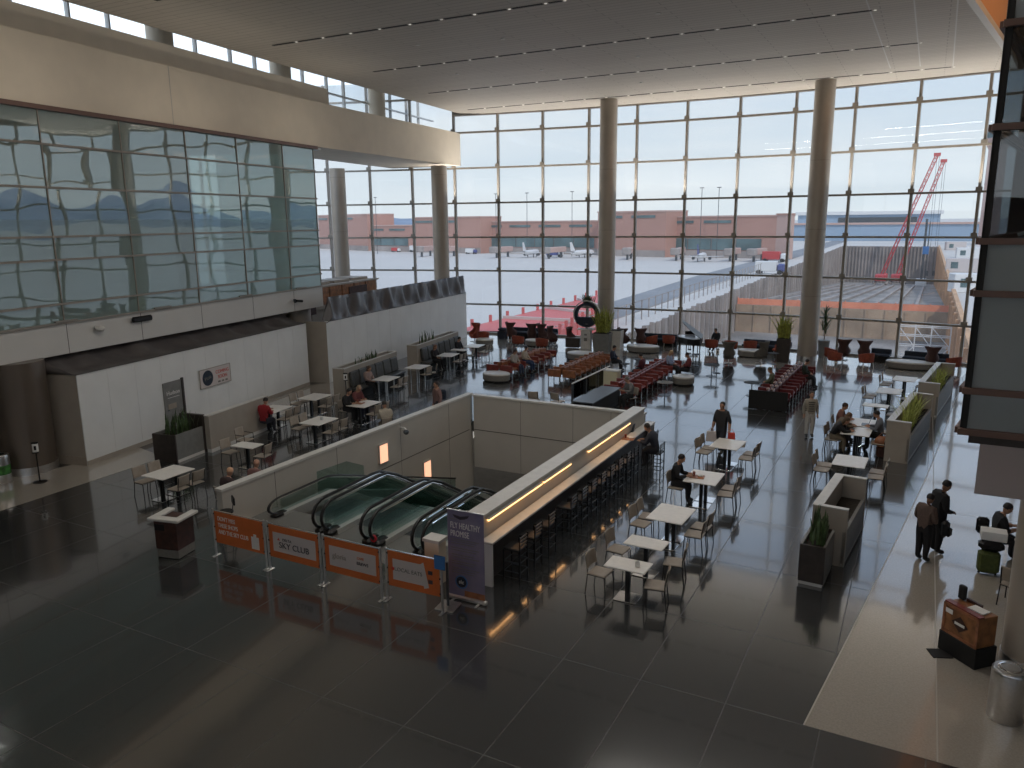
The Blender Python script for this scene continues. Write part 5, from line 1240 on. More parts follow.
# clutter beside the corner
o = MB().rbox((-25.0, 45.6, .62), (.6, .4, .24), .08).build('duffel_bag', M_navy); tag(o, 'dark blue bag resting on the low seat in the window corner', 'bag')
MB_ = MB().box(-25.3, -24.7, 45.4, 45.8, 0, .5).build('storage_cube', M_navy); tag(MB_, 'dark cube seat under the blue bag in the window corner', 'cube seat')
# grand piano
def piano():
    r = empty('grand_piano', (-12.15, 45.7, 0), PI+.2, 'black grand piano with its lid propped open', 'piano')
    out = [(-.75, 0), (.75, 0), (.75, .55), (.62, 1.0), (.30, 1.35), (.05, 1.75), (-.35, 1.95), (-.68, 1.85), (-.75, 1.6)]
    MB().prism(out, .66, .98).build('case', M_black, r)
    MB().rbox((0, -.14, .70), (1.5, .3, .08), .01).build('key_bed', M_black, r)
    MB().box(-.62, .62, -.24, -.08, .745, .76).build('white_keys', M_paper, r); MB().box(-.62, .62, -.13, -.08, .76, .77).build('black_keys', M_slot, r)
    mb = MB(); mb.T = Matrix.Translation((-.75, 0, 1.0)) @ Matrix.Rotation(-.62, 4, 'Y') @ Matrix.Translation((.75, 0, 0)); mb.prism(out[:1]+[(x, y) for x, y in out[1:]], 0, .03); mb.build('lid', M_black, r)
    MB().tube([(.68, .9, .98), (.5, .9, 1.6)], .012, 6).build('lid_prop', M_woodd, r)
    MB().prism([(x*.9, .1+y*.9) for x, y in out], .981, .99).build('sound_board', M_steel, r)
    MB().cb((0, .08, 1.12), (.6, .02, .24), 0, -.3).build('music_stand', M_black, r)
    for x_, y_ in ((-.6, .15), (.6, .15), (-.3, 1.55)): MB().lathe([(.035, 0), (.03, .06), (.045, .4), (.07, .66)], 10, (x_, y_, 0)).build('leg', M_black, r, True)
    mb = MB(); mb.bar((-.05, .3, .66), (-.05, .2, .1), .03); mb.bar((.05, .3, .66), (.05, .2, .1), .03); mb.cb((0, .18, .12), (.2, .06, .08)); mb.build('pedal_lyre', M_black, r)
    b = empty('piano_bench', (-12.25, 46.6, 0), PI+.2, 'black bench in front of the grand piano', 'bench'); MB().rbox((0, 0, .48), (.8, .36, .08), .03).build('seat', M_black, b)
    for x_ in (-.34, .34):
        for y_ in (-.12, .12): MB().bar((x_, y_, 0), (x_, y_, .45), .04).build('leg', M_black, b)
piano()
# clock kiosk, column planters, potted tree
r = empty('clock_kiosk', (-18.2, 44.0, 0), .2, 'pale kiosk with a dark hooded clock drum beside the first column', 'kiosk')
MB().rbox((0, 0, .6), (.62, .5, 1.2), .02).build('cabinet', M_cap, r); MB().rbox((0, 0, 1.22), (1.1, .6, .05), .01).build('counter_top', M_paper, r)
MB().rbox((-.85, .1, .35), (.9, .5, .6), .03).build('side_cabinet', M_planterd, r); mb = MB(); mb.box(-.1, .1, -.27, -.25, .5, .7); mb.box(-.08, .08, -.27, -.25, .85, .95); mb.build('cut_out', M_grey, r)
mb = MB(); mb.T = Matrix.Translation((0, .1, 2.1)) @ Matrix.Rotation(PI/2, 4, 'X'); mb.lathe([(.75, -.2), (.75, .2), (.58, .2), (.58, -.2), (.75, -.2)], 32, cap=False); mb.build('hood_ring', M_navy, r, True)
MB().box(-.62, .62, -.08, .28, 1.55, 1.95).build('drum_base', M_navy, r); MB().box(-.06, .06, .0, .2, 1.24, 1.6).build('neck', M_steel, r); mb = MB(); mb.T = Matrix.Translation((0, .1, 2.15)) @ Matrix.Rotation(PI/2, 4, 'X'); mb.lathe([(.83, -.16), (.83, .16), (.78, .16), (.78, -.16), (.83, -.16)], 32, cap=False); mb.build('outer_band', M_fascia, r, True)
def tall_planter(x, y, w, h, lab, m, rz_=0.):
    r = empty('tall_planter', (x, y, 0), rz_, lab, 'planter', 'tall planters by the columns'); MB().add([(-w*.42, -w*.42, 0), (w*.42, -w*.42, 0), (w*.42, w*.42, 0), (-w*.42, w*.42, 0), (-w/2, -w/2, h), (w/2, -w/2, h), (w/2, w/2, h), (-w/2, w/2, h)], [(0, 3, 2, 1), (0, 1, 5, 4), (1, 2, 6, 5), (2, 3, 7, 6), (3, 0, 4, 7), (4, 5, 6, 7)]).build('pot', m, r)
    MB().rbox((0, 0, h+.01), (w*.86, w*.86, .03), .005).build('soil', M_soil, r)
tall_planter(-17.1, 44.0, 1.1, 1.05, 'grey planter at the foot of the first column', M_planter, .1); plant('lime_plant', -17.1, 44.0, 1.08, 120, 1.6, .4, .4, mat('yellow_green_leaf', (.34, .36, .07), .5, 0, .5, 8), 'tall yellow green plant at the foot of the first column', 'plant', .06, .35, group=GPL)
tall_planter(-16.5, 44.7, .8, 1.15, 'pale tall planter touching the first column', M_cap, .1); plant('fern', -18.2, 44.35, 2.75, 40, .6, .3, .25, M_leafd, 'green fern growing out of the top of the clock hood', 'plant', .08, .7)
tall_planter(-6.55, 44.4, .75, 1.3, 'dark tall planter left of the second column', M_planterd, .1); plant('lime_plant', -6.55, 44.4, 1.32, 90, 1.3, .3, .3, MATS['yellow_green_leaf'], 'bright yellow green plant in the dark tall planter', 'plant', .07, .35, group=GPL)
r = empty('potted_tree', (-4.75, 47.0, 0), 0, 'slim dracaena tree in a grey pot right of the second column', 'plant'); MB().lathe([(.24, 0), (.34, .95), (.31, .95)], 20).build('pot', M_planter, r, True); MB().tube([(0, 0, .9), (.03, 0, 1.5), (0, 0, 2.1)], .03, 6).build('trunk', M_oak, r)
mb = MB(); rn = random.Random(5)
for k in range(6): blades(mb, rn.uniform(-.08, .08), rn.uniform(-.08, .08), 1.3+k*.22, 12, .6, .05, .05, .07, .8, rn)
mb.build('foliage', M_leafd, r)

# ------------------------------------------------------------------ outside
M_apron = mat('apron_concrete', (.62, .59, .56), .9, 0, .05, .02, detail=8)
M_pitfloor = mat('pit_ground', (.27, .25, .235), .9, 0, .3, .12, detail=8)
M_tanwall = mat('pit_concrete', (.40, .29, .20), .9, 0, .25, .25)
M_pile = mat('sheet_pile', (.34, .30, .28), .8, 0, .2, .15)
M_fence = mat('orange_fence', (.80, .28, .16), .7, 0, .1, .4)
M_timber = mat('timber_lagging', (.60, .36, .20), .8, 0, .15, .2)
M_brick = mat('red_terminal_wall', (.46, .26, .21), .85, 0, .05, .05)
M_brick2 = mat('pale_terminal_wall', (.55, .38, .33), .85, 0, .05, .05)
M_glz = mat('terminal_glazing', (.10, .16, .17), .3, .0, .3, .15)
M_road = mat('asphalt', (.26, .27, .29), .9, 0, .08, .05)
M_redr = mat('red_cover', (.62, .12, .11), .6, 0, .1, .2)
M_crane = mat('crane_red', (.55, .05, .06), .5)
M_vwhite = mat('vehicle_white', (.75, .75, .75), .4); M_vblue = mat('vehicle_blue', (.08, .10, .28), .4); M_vred = mat('vehicle_red', (.55, .06, .06), .4)
M_bluebld = mat('blue_grey_cladding', (.30, .40, .52), .6, 0, .05, .05)
M_mount = mat('hazy_mountain', (.24, .31, .42), 1, 0, .12, .004)  # blue of the distance haze mixed into the base colour
def outside():
    Z0, Z1, Z2 = -5., -18., -12.6
    YF = 145.; ZF = -7.6; ramp = lambda y: ZF+(y-YF)*(-21.5-ZF)/(392-YF)
    mb = MB(); W = 6000
    mb.add([(-W, 52, Z0), (-29, 52, Z0), (-34.5, 392, Z0), (-W, 392, Z0)], [(0, 1, 2, 3)])
    mb.add([(-W, 392, Z0), (W, 392, Z0), (W, W, Z0), (-W, W, Z0)], [(0, 1, 2, 3)])
    mb.add([(5, 52, Z0), (W, 52, Z0), (W, 392, Z0), (5, 392, Z0)], [(0, 1, 2, 3)])
    mb.add([(-W, -400, Z0), (-61, -400, Z0), (-61, 52, Z0), (-W, 52, Z0)], [(0, 1, 2, 3)]); mb.add([(61, -400, Z0), (W, -400, Z0), (W, 52, Z0), (61, 52, Z0)], [(0, 1, 2, 3)])
    struct(mb, 'ground', M_apron)
    mb = MB(); mb.add([(-32, 49, Z2), (8, 49, Z2), (8, YF+1, Z2), (-32, YF+1, Z2)], [(0, 1, 2, 3)]); mb.add([(-32, YF, ZF), (8, YF, ZF), (8, 394, ramp(394)), (-36, 394, ramp(394))], [(0, 1, 2, 3)]); struct(mb, 'ground', M_pitfloor)
    # building plinth below the floor so that nothing floats
    mb = MB()
    for k in range(-14, 30):
        p, q = arc(PH0+DPH*k, AR+.1), arc(PH0+DPH*(k+1), AR+.1); mb.quad((p.x, p.y, -26), (q.x, q.y, -26), (q.x, q.y, 0.1), (p.x, p.y, 0.1))
    struct(mb, 'wall_plinth', M_creamd)
    # retaining walls
    mb = MB(); mb.quad((-29, 52, -26), (-34.5, 392, -26), (-34.5, 392, Z0), (-29, 52, Z0)); n = 90
    for k in range(n): t = (k/n)**1.3; y = 60+t*330; x = -29-5.5*(y-52)/340; mb.cb((x+.3, y, -15), (.5, .35+.3*((k*7) % 3), 20.3+.15*((k*5) % 4)))
    o = struct(mb, 'wall_pit', M_pile)
    mb = MB(); mb.quad((-34.5, 392, -23), (5, 392, -23), (5, 392, Z0), (-34.5, 392, Z0))
    for k in range(28): mb.cb((-34+k*1.4, 391.6, -13.6), (.4, .8, 17.6))
    struct(mb, 'wall_pit', M_pile)
    mb = MB(); mb.add([(-30.5, YF, Z2), (6, YF, Z2), (6, YF, ZF), (-30.5, YF, ZF)], [(0, 1, 2, 3)])
    for k in range(12): mb.cb((-30+k*3.1, YF-.1, (Z2+ZF)/2), (.25, .3, ZF-Z2))
    struct(mb, 'wall_pit', M_tanwall)
    mb = MB(); mb.box(4.4, 5, 60, 392, -24, Z0+.6); 
    for k in range(40): mb.cb((4.2, 70+k*8, -14), (.5, .6, 18.6))
    struct(mb, 'wall_pit', M_timber)
    def top(o, lab, cat, group=None): return tag(o, lab, cat, group)
    mb = MB(); a, b = Vector((-30, YF+.4, ZF)), Vector((4, YF+.4, ZF)); d = (b-a)
    mb.add([a, b, b+Vector((0, 0, 1.1)), a+Vector((0, 0, 1.1))], [(0, 1, 2, 3)]); 
    for k in range(14): p = a+d*k/13; mb.cb((p.x, p.y, ZF+.65), (.12, .12, 1.3))
    top(mb.build('safety_fence', M_fence), 'long orange safety fence along the edge of the excavation', 'fence')
    mb = MB()
    for k in range(9): mb.bar((-28+k*3.4, 160, ramp(160)+.3), (-27+k*3.4, 330, ramp(330)+.3), .6, .5)
    top(mb.build('steel_beam_stack', M_pile), 'dark beams laid in rows on the excavation floor', 'beams', None)['kind'] = 'stuff'
    # service road
    mb = MB(); z = Z0+.05; P = [(-43, 100), (-46.5, 182), (-47, 340), (-48, 500)]; Q = [(-35.5, 96), (-37, 151), (-38, 271), (-40, 500)]
    mb.add([(x, y, z) for x, y in P]+[(x, y, z) for x, y in Q[::-1]], [tuple(range(7, -1, -1))]); struct(mb, 'ground_road', M_road)
    # red covered construction by the left part of the window
    r = empty('red_shelter', (-50, 83, Z0), 0, 'long red covered walkway frame just outside the window', 'shelter')
    mb = MB(); A, B = gp(452, 331, Z0+2.5), gp(606, 293, Z0+2.5); C_, D_ = gp(612, 302, Z0+2.5), gp(560, 331, Z0+2.5); off = Vector((50, -83, -Z0))
    for p, q, h in ((A, B, 1.2), (D_, C_, 1.2)):
        p, q = p+off, q+off; dd = q-p
        mb.add([p, q, q+Vector((0, 0, -2.5)), p+Vector((0, 0, -2.5))], [(0, 1, 2, 3)])
        for k in range(12): c = p+dd*k/11; mb.cb((c.x, c.y, 1.6), (.25, .25, 3.2))
    mb.build('side_screen', M_redr, r)
    mb = MB(); q4 = [A+off, B+off, C_+off, D_+off]; mb.add(q4, [(0, 1, 2, 3)]); mb.build('roof_sheet', M_redr, r)
    for k in range(3): u = .25+.25*k; p, q = (A+off).lerp(B+off, u), (D_+off).lerp(C_+off, u); MB().bar(p+Vector((0, 0, .15)), q+Vector((0, 0, .15)), .3).build('roof_beam', M_lilac, r)
    # perimeter fence posts
    mb = MB()
    for k in range(46):
        y = 66+k*3.1; x = -31-5.5*(y-52)/340; mb.cb((x-.6, y, Z0+1.3), (.12, .12, 2.6))
    for z_ in (1.2, 2.5): mb.bar((-31.8, 66, Z0+z_), (-34.3, 210, Z0+z_), .08)
    top(mb.build('site_fence', M_pile), 'thin post fence along the top of the excavation wall', 'fence')
    # scaffolding tower
    r = empty('scaffold_tower', (gp(940, 345, Z2).x, 210, Z2), 0, 'white scaffolding tower standing in the excavation', 'scaffolding'); r.location = (gd(935, 120), 120, Z2); r.scale = (.56,)*3
    mb = MB(); xs_ = (-5.5, -1.8, 1.8, 6.0)
    for x in xs_:
        for y in (0, 3): mb.bar((x, y, 0), (x, y, 10), .25)
    mb.build('upright', M_vwhite, r); mb = MB()
    for z in (2.5, 5, 7.5, 9.8):
        for y in (0, 3): mb.bar((-5.5, y, z), (6, y, z), .2)
    mb.build('ledger', M_vwhite, r); mb = MB()
    for a, b in zip(xs_, xs_[1:]):
        mb.bar((a, 0, .2), (b, 0, 5), .2); mb.bar((b, 0, 5), (a, 0, 9.8), .2)
    mb.build('brace', M_vwhite, r)
    # cranes
    def crane(x, y, tip, lab):
        Z1 = ramp(y); r = empty('crawler_crane', (x, y, Z1), 0, lab, 'crane', 'red crawler cranes')
        for sx in (-2.2, 2.2): MB().rbox((sx, 0, .8), (1.2, 7, 1.6), .5).build('track', M_pile, r)
        MB().rbox((0, -.5, 3.0), (4.2, 7, 2.6), .3).build('machine_house', M_crane, r); MB().rbox((1.6, 3.2, 3.2), (1.5, 1.8, 2.6), .3).build('cab', M_crane, r)
        a = Vector((0, 3, 3)); b = Vector(tip)-Vector((x, y, Z1)); dd = (b-a); L = dd.length; t = dd.normalized(); s = t.cross(Vector((0, 1, 0))).normalized(); u = s.cross(t); mb = MB(); w = .9
        cr = [s*w+u*w, s*w-u*w, -s*w-u*w, -s*w+u*w]
        for c in cr: mb.bar(a+c*.5, b+c*.6, .28)
        n = 22
        for k in range(n):
            p, q = a+dd*k/n, a+dd*(k+1)/n
            for i in range(4): mb.bar(p+cr[i]*.7, q+cr[(i+1) % 4]*.7, .16)
        mb.build('lattice_boom', M_crane, r); MB().cb(b, (2.4, 1.5, 1.2)).build('boom_head', M_crane, r)
        mb = MB(); mb.bar(b, (b.x, b.y, 6), .12); mb.bar(b+Vector((.8, 0, 0)), (b.x+.8, b.y, 6), .12); mb.build('hoist_rope', M_darksteel, r); MB().cb((b.x+.4, b.y, 5), (1, 1, 2)).build('hook_block', M_darksteel, r)
        mb = MB(); mb.bar((0, -3, 4), b, .12); mb.build('backstay', M_crane, r)
    crane(gd(886, 352), 352, (gd(931, 352), 352, 31.5), 'red lattice boom crane in the excavation, taller left boom'); crane(gd(902, 368), 368, (gd(938, 368), 368, 30), 'red lattice boom crane in the excavation, right hand boom')
    mb = MB(); x = gd(915, 330)
    r = empty('piling_rig', (x+4, 346, ramp(346)), 0, 'blue and white piling rig mast between crane and timber wall', 'rig'); mb = MB(); mb.bar((0, 0, 0), (0, 0, 26), .8); mb.bar((1.2, 0, 0), (1.2, 0, 25), .4); mb.build('mast', M_darksteel, r); MB().cb((.6, -.6, 14), (2.2, 1, 3)).build('drill_head', M_blue, r); MB().rbox((0, 1, 1.4), (4, 6, 2.8), .3).build('carrier', M_vwhite, r)
    # terminal
    TR = empty('terminal_building', (0, 270, Z0), 0, 'long brick red airport terminal across the apron', 'building')
    def block(px0, px1, y0, y1, ztop, m, lab, win=True, strip=True, dep=14):
        x0, x1 = gd(px0, y0), gd(px1, y1); a = math.atan2(y1-y0, x1-x0); L = math.hypot(x1-x0, y1-y0)
        r = MB().box(0, L, 0, dep, 0, ztop-Z0).build('wing', m, TR); r.location = (x0, y0-270, 0); r.rotation_euler = (0, 0, a); r['label'] = lab; MB().box(-.2, L+.2, -.3, dep, ztop-Z0-.4, ztop-Z0+.1).build('roof_edge', M_brick2 if m is M_brick else M_brick, r)
        if dep > 5: MB().box(0, L, -.35, .1, 0, 2.3).build('service_level', M_pile, r)
        if win:
            k = 0
            while k*9 < L-8: MB().box(k*9+.2, k*9+8.9, -.25, .2, 2.6, 6.4).build('window', M_glz, r); k += 1
        if strip:
            k = 0
            while k*14 < L-13: MB().box(k*14+1, k*14+11, -.25, .2, ztop-Z0-2.4, ztop-Z0-1.5).build('window', M_glz, r); k += 1
    block(318, 367, 310, 288, 11.8, M_brick, 'brick red terminal block farthest left across the apron', False)
    block(367, 414, 290, 284, 6.6, M_brick, 'low red terminal wing right of the leftmost block')
    block(414, 480, 282, 276, 9.9, M_brick, 'tall windowless red terminal block left of centre', False)
    block(480, 598, 284, 278, 7.8, M_brick, 'long low red terminal wing with window strips, in the middle')
    block(598, 666, 272, 264, 10.9, M_brick, 'tall plain red terminal block right of the first column', False)
    block(666, 777, 272, 262, 8.9, M_brick, 'low red terminal wing right of the tall plain block')
    block(777, 789, 262, 260, 9.3, M_brick2, 'pale pink end block of the terminal', False, False, 3)
    r = empty('distant_building', (gd(789, 480), 480, Z0), 0, 'low pale blue building in front of the hangar', 'building'); MB().box(0, gd(1000, 480)-gd(789, 480), 0, 20, 0, 9).build('wall', M_bluebld, r); MB().box(0, gd(1000, 480)-gd(789, 480), -1, 21, 9, 10).build('roof', M_brick2, r)
    r = empty('hangar', (gd(798, 640), 640, Z0), 0, 'long blue grey hangar on the horizon behind the excavation', 'building'); L = gd(940, 640)-gd(798, 640)
    MB().box(0, L, 0, 60, 0, 15).build('wall', M_bluebld, r); MB().box(-2, L+2, -2, 62, 15, 17.5).build('roof', M_vwhite, r); MB().box(L*.3, L*.85, -.6, 0, 9, 13).build('door', M_darksteel, r)
    # tower at the right
    x = gd(990, 420)
    r = empty('control_tower', (x, 420, Z0), 0, 'pale slim tower at the right edge of the window', 'tower'); MB().lathe([(4, 0), (3.6, 40), (3.6, 42), (5.5, 46), (5.5, 50), (4.5, 52)], 12).build('shaft', M_brick2, r); MB().lathe([(5.6, 47), (5.6, 49.5)], 12).build('window', M_glz, r)
    # light poles
    for px_ in (376, 496, 527, 572, 701, 718):
        y = 262; r = empty('light_mast', (gd(px_, y), y, Z0), 0, 'thin apron light mast rising above the terminal at %s' % {376: 'the far left', 496: 'left of centre', 527: 'the middle wing', 572: 'the right of the middle wing', 701: 'the right wing, left one', 718: 'the right wing, right one'}[px_], 'light mast', 'apron light masts')
        MB().cyl((0, 0), .10, 0, 23, 8).build('pole', M_darksteel, r); MB().cb((0, 0, 23), (1.4, .25, .25)).build('lamp_head', M_darksteel, r)
    # vehicles
    def truck(px_, py_, m, s, lab, rz_=0.):
        g = gp(px_, py_, Z0); r = empty('airport_truck', g, rz_, lab, 'truck', 'vehicles on the apron'); r.scale = (s,)*3
        MB().rbox((0, 0, 1.7), (4.4, 2.2, 2.1), .1).build('box_body', m, r); MB().rbox((3.1, 0, 1.4), (1.5, 2.1, 1.7), .3).build('cab', M_vwhite if m is not M_vwhite else M_vblue, r)
        for x_ in (-1.4, 2.9):
            for y_ in (-1, 1): k = MB(); k.T = Matrix.Translation((x_, y_, .5)) @ Matrix.Rotation(PI/2, 4, 'X'); k.cyl((0, 0), .5, -.15, .15, 14); k.build('wheel', M_rubber, r)
    T = ((655, 254, M_vblue, 1., 'blue service truck alone on the open apron'), (553, 257, M_vblue, 1., 'blue service truck before the middle terminal wing'), (585, 254, M_vwhite, .8, 'white van near the jet bridges'), (608, 253, M_vblue, .9, 'blue loader left of the first column base line'), (415, 252, M_vwhite, 1., 'white truck before the left terminal wing'), (435, 252, M_vwhite, .9, 'second white truck before the left terminal wing'), (470, 254, M_vwhite, .8, 'white van below the tall windowless block'), (517, 253, M_vblue, .8, 'dark blue tug near the parked aircraft'), (771, 262, M_vred, 1.15, 'red lorry on the road by the excavation'), (766, 274, M_vwhite, 1.1, 'pale tanker truck on the road by the excavation'), (720, 255, M_vwhite, 1., 'white truck before the right terminal wing'), (745, 255, M_vred, .9, 'small red truck before the right terminal wing'), (395, 252, M_vred, .7, 'red cart at the left end of the apron'))
    for a in T: truck(*a)
    for i, (px_, py_) in enumerate(((962, 272), (968, 258), (955, 250), (972, 292), (948, 240), (966, 240), (905, 240), (925, 236))):
        g = gp(px_, py_, Z0); r = empty('site_cabin', g, .1*i, 'pale site cabin right of the excavation, number %s from the near end' % ['one', 'two', 'three', 'four', 'five', 'six', 'seven', 'eight'][i], 'cabin', 'site cabins right of the excavation'); r['label'] = ['pale cabin beside the near timber wall', 'pale cabin beyond the near one', 'pale cabin at the far timber wall corner', 'pale cabin nearest the window on the right', 'small pale cabin behind the excavation', 'pale cabin at the right edge near the horizon', 'pale cabin on the rim behind the crane', 'small pale cabin under the crane boom'][i]
        MB().rbox((0, 0, 1.6), (7, 3, 3.2), .1).build('cabin_body', M_vwhite if i % 2 else M_lilac, r); MB().box(-2.5, -1, -1.55, -1.45, .9, 2.4).build('window', M_glz, r)
    # parked aircraft
    def plane(px_, y, rz_, lab):
        r = empty('airliner', (gd(px_, y), y, Z0), rz_, lab, 'airliner', 'parked airliners'); r.scale = (.5,)*3
        mb = MB(); mb.T = Matrix.Translation((0, 0, 3.6)) @ Matrix.Rotation(-PI/2, 4, 'X'); mb.lathe([(.1, -16), (.8, -13), (1.7, -8), (1.8, 8), (1.5, 12), (.8, 14.5), (.1, 15.5)], 14); mb.build('fuselage', M_vwhite, r, True)
        MB().add([(-1.5, 3, 3), (-14, -4, 3.6), (-14, -5.5, 3.6), (-1.5, -2, 3), (-1.5, 3, 3.3), (-14, -4, 3.75), (-14, -5.5, 3.75), (-1.5, -2, 3.3)], [(0, 3, 2, 1), (4, 5, 6, 7), (0, 1, 5, 4), (1, 2, 6, 5), (2, 3, 7, 6)]).build('wing', M_vwhite, r)
        MB().add([(1.5, 3, 3), (14, -4, 3.6), (14, -5.5, 3.6), (1.5, -2, 3), (1.5, 3, 3.3), (14, -4, 3.75), (14, -5.5, 3.75), (1.5, -2, 3.3)], [(0, 1, 2, 3), (7, 6, 5, 4), (4, 5, 1, 0), (5, 6, 2, 1), (6, 7, 3, 2)]).build('wing', M_vwhite, r)
        MB().add([(-.15, -10, 5), (-.15, -15.5, 5), (-.15, -17, 11), (-.15, -14.5, 11), (.15, -10, 5), (.15, -15.5, 5), (.15, -17, 11), (.15, -14.5, 11)], [(0, 1, 2, 3), (7, 6, 5, 4), (0, 4, 5, 1), (3, 2, 6, 7), (0, 3, 7, 4), (1, 5, 6, 2)]).build('tail_fin', M_vblue if px_ > 600 else M_vwhite, r)
        MB().add([(-5, -15.5, 4.4), (0, -12, 4.4), (5, -15.5, 4.4), (5, -16.5, 4.4), (0, -15, 4.4), (-5, -16.5, 4.4), (-5, -15.5, 4.6), (0, -12, 4.6), (5, -15.5, 4.6), (5, -16.5, 4.6), (0, -15, 4.6), (-5, -16.5, 4.6)], [(0, 1, 2, 3, 4, 5), (11, 10, 9, 8, 7, 6), (0, 6, 7, 1), (1, 7, 8, 2)]).build('tailplane', M_vwhite, r)
        for x_ in (-5, 5): k = MB(); k.T = Matrix.Translation((x_, 1, 2)) @ Matrix.Rotation(PI/2, 4, 'X'); k.cyl((0, 0), .9, -1.5, 1.5, 12); k.build('engine', M_darksteel, r)
        for x_, y_ in ((-2.2, -1), (2.2, -1), (0, 11)): MB().cyl((x_, y_), .3, 0, 2.4, 8).build('landing_gear', M_darksteel, r)
    plane(531, 252, .1, 'white airliner parked nose-in before the middle terminal wing'); plane(703, 240, .1, 'airliner with a dark tail parked before the right terminal wing'); plane(583, 255, -.15, 'white airliner parked left of the first column')
    # jet bridges
    for i, px_ in enumerate((425, 448, 502, 555, 630, 680, 735, 760)):
        y = 248; r = empty('jet_bridge', (gd(px_, y), y, Z0), .2-.1*(i % 4), ['grey jet bridge at the left wing', 'grey jet bridge below the tall windowless block', 'grey jet bridge left of the middle airliner', 'grey jet bridge right of the middle airliner', 'grey jet bridge under the tall plain block', 'grey jet bridge left of the dark tailed airliner', 'grey jet bridge right of the dark tailed airliner', 'grey jet bridge at the right end of the terminal'][i], 'jet bridge', 'jet bridges along the terminal')
        MB().rbox((0, 0, 4.2), (3, 18, 2.6), .2).build('tunnel', M_brick2, r); r.scale = (.7,)*3; MB().rbox((0, -9, 4.2), (4, 3.6, 3.2), .4).build('cab', M_pile, r)
        for y_ in (-6, 6): MB().box(-.5, .5, y_-.4, y_+.4, 0, 3).build('support', M_darksteel, r)
    # mountains
    def range_(a0, a1, dist, hmax, seed, lab):
        rn = random.Random(seed); n = 90; v = []; f = []; ph = [rn.uniform(0, 6) for _ in range(7)]
        for i in range(n+1):
            u = i/n; a = math.radians(a0+(a1-a0)*u); h = hmax*(.45+.25*math.sin(u*5+ph[0])+.16*math.sin(u*13+ph[1])+.08*math.sin(u*31+ph[2])+.04*math.sin(u*67+ph[3]))*math.sin(PI*min(1, max(0, u)))**.5
            for k, (dd, hh) in enumerate(((0, 0), (.06, .45), (.12, .8), (.2, 1.0), (.4, 0))):
                D = dist*(1+dd+.03*math.sin(u*40+k*2)); v.append((math.sin(a)*D, math.cos(a)*D, Z0+max(0, h)*hh))
        for i in range(n):
            for k in range(4): a = i*5+k; f.append((a, a+5, a+6, a+1))
        mb = MB(); mb.add(v, f); struct(mb, 'ground_mountains', M_mount, smooth=True)
    range_(-62, -32, 4500, 160, 3, ''); range_(18, 75, 3200, 420, 11, '')
outside()

# ------------------------------------------------------------------ light
w = bpy.data.worlds.new('sky'); SC.world = w; w.use_nodes = True; nt = w.node_tree; bg = nt.nodes['Background']
tc = nt.nodes.new('ShaderNodeTexCoord'); sp = nt.nodes.new('ShaderNodeSeparateXYZ'); rp_ = nt.nodes.new('ShaderNodeValToRGB')
nt.links.new(tc.outputs['Generated'], sp.inputs[0]); nt.links.new(sp.outputs['Z'], rp_.inputs['Fac'])
e = rp_.color_ramp.elements; e[0].position = 0.0; e[0].color = (.74, .81, .86, 1); e[1].position = .65; e[1].color = (.36, .52, .80, 1)
m1 = e.new(.12); m1.color = (.66, .76, .86, 1); m2 = e.new(.27); m2.color = (.60, .75, .98, 1)
mp = nt.nodes.new('ShaderNodeMapping'); mp.inputs['Scale'].default_value = (1.2, 1.2, 9); nz = nt.nodes.new('ShaderNodeTexNoise'); nz.inputs['Scale'].default_value = 2.2; nz.inputs['Detail'].default_value = 5
nt.links.new(tc.outputs['Generated'], mp.inputs[0]); nt.links.new(mp.outputs[0], nz.inputs['Vector'])
mr = nt.nodes.new('ShaderNodeMapRange'); mr.inputs['From Min'].default_value = .42; mr.inputs['From Max'].default_value = .75; mr.inputs['To Max'].default_value = .65; nt.links.new(nz.outputs['Fac'], mr.inputs['Value'])
mx = nt.nodes.new('ShaderNodeMix'); mx.data_type = 'RGBA'; nt.links.new(mr.outputs[0], mx.inputs['Factor']); nt.links.new(rp_.outputs['Color'], mx.inputs['A']); mx.inputs['B'].default_value = (.90, .92, .93, 1)
nt.links.new(mx.outputs['Result'], bg.inputs['Color']); bg.inputs['Strength'].default_value = 1.72
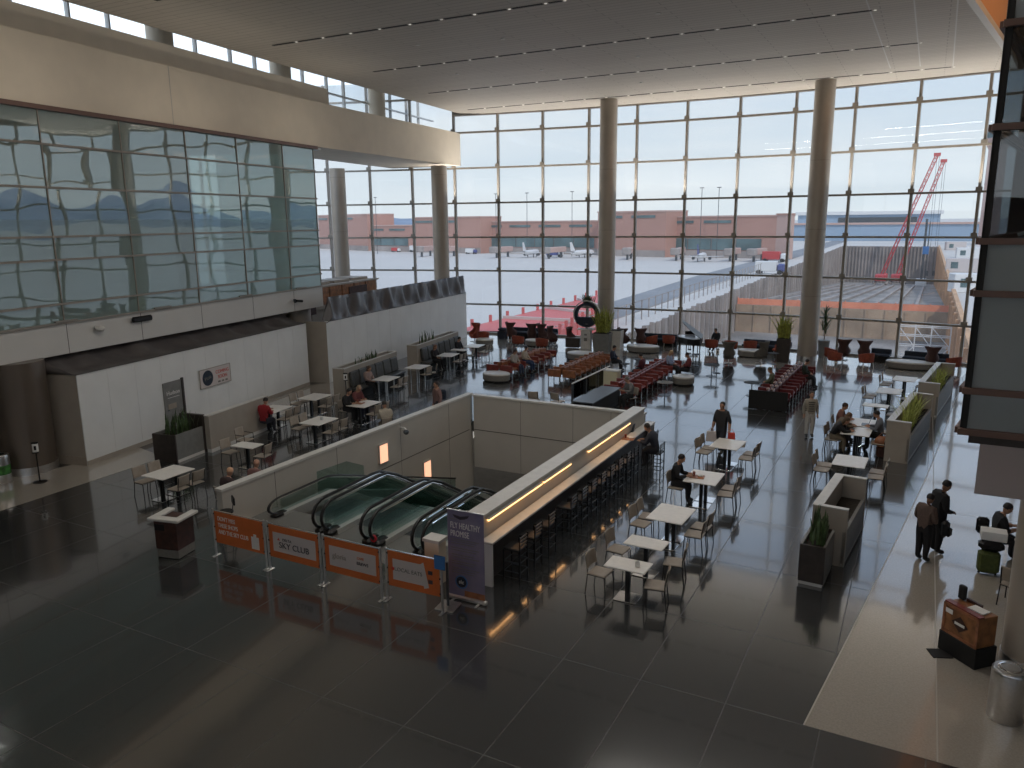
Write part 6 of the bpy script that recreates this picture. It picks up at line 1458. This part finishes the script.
s = bpy.data.lights.new('sun', 'SUN'); s.energy = 2.2; s.angle = .02; s.color = (1, .93, .84); so = bpy.data.objects.new('sun', s); C.objects.link(so); so.rotation_euler = Vector((-.7, .75, -1.0)).to_track_quat('-Z', 'Y').to_euler()
def area(name, loc, size, power, col, rot):
    l = bpy.data.lights.new(name, 'AREA'); l.shape = 'RECTANGLE'; l.size, l.size_y = size; l.energy = power; l.color = col; o = bpy.data.objects.new(name, l); C.objects.link(o); o.location = loc; o.rotation_euler = rot
for k in range(8):        # added fill strips near the glass wall's transom, brightening the ceiling
    ph = PH0+DPH*(-3.5+1.6*k); q = arc(ph, AR-1.0)
    area('added_transom_fill', (q.x, q.y, 4*PZ+.3), (4.6, .2), 150, (1, .93, .84), (PI, 0, -ph))
for k in range(6):        # unseen fill strips added behind the gallery to lift the ceiling
    area('added_gallery_fill', (-22+k*5.2, -12.2, 9.5), (4.5, .3), 160, (1, .91, .80), (PI, 0, 0))
area('added_ledge_fill', (4.5, 12.9, 10.5), (6, .3), 170, (1, .91, .80), (PI, 0, 0))  # added fill over the right glazing band, brightens the near ceiling
for k in range(4):  # added fill along the left front for cream wall and ceiling
    q = lp(-7+7.5*k, 2.2); area('added_ledge_fill', (q[0], q[1], 10.9), (.3, 5), 22, (1, .90, .76), (PI, 0, math.atan2(LD.y, LD.x)-PI/2))
for x0, x1, y, p in ((-9.5, -1, 24.93, 230), (-17, -3, 18.3, 330), (-19, -3, 11.6, 250)):
    area('slot_downlight', ((x0+x1)/2, y, ZC-.03), (x1-x0, .12), p, (1, .95, .88), (0, 0, 0))
area('cove_lamp', (3.5, 25, 15.2), (.5, 30), 260, (1, .55, .28), (0, math.radians(120), -.17))
SC.view_settings.view_transform = 'Standard'; SC.view_settings.look = 'None'; SC.view_settings.gamma = 1; SC.view_settings.exposure = 0.22; SC.view_settings.use_curve_mapping = False
SC.cycles.use_denoising = True
SC.cycles.max_bounces = 10; SC.cycles.transparent_max_bounces = 16; SC.cycles.diffuse_bounces = 5; SC.cycles.glossy_bounces = 5; SC.cycles.sample_clamp_indirect = 8
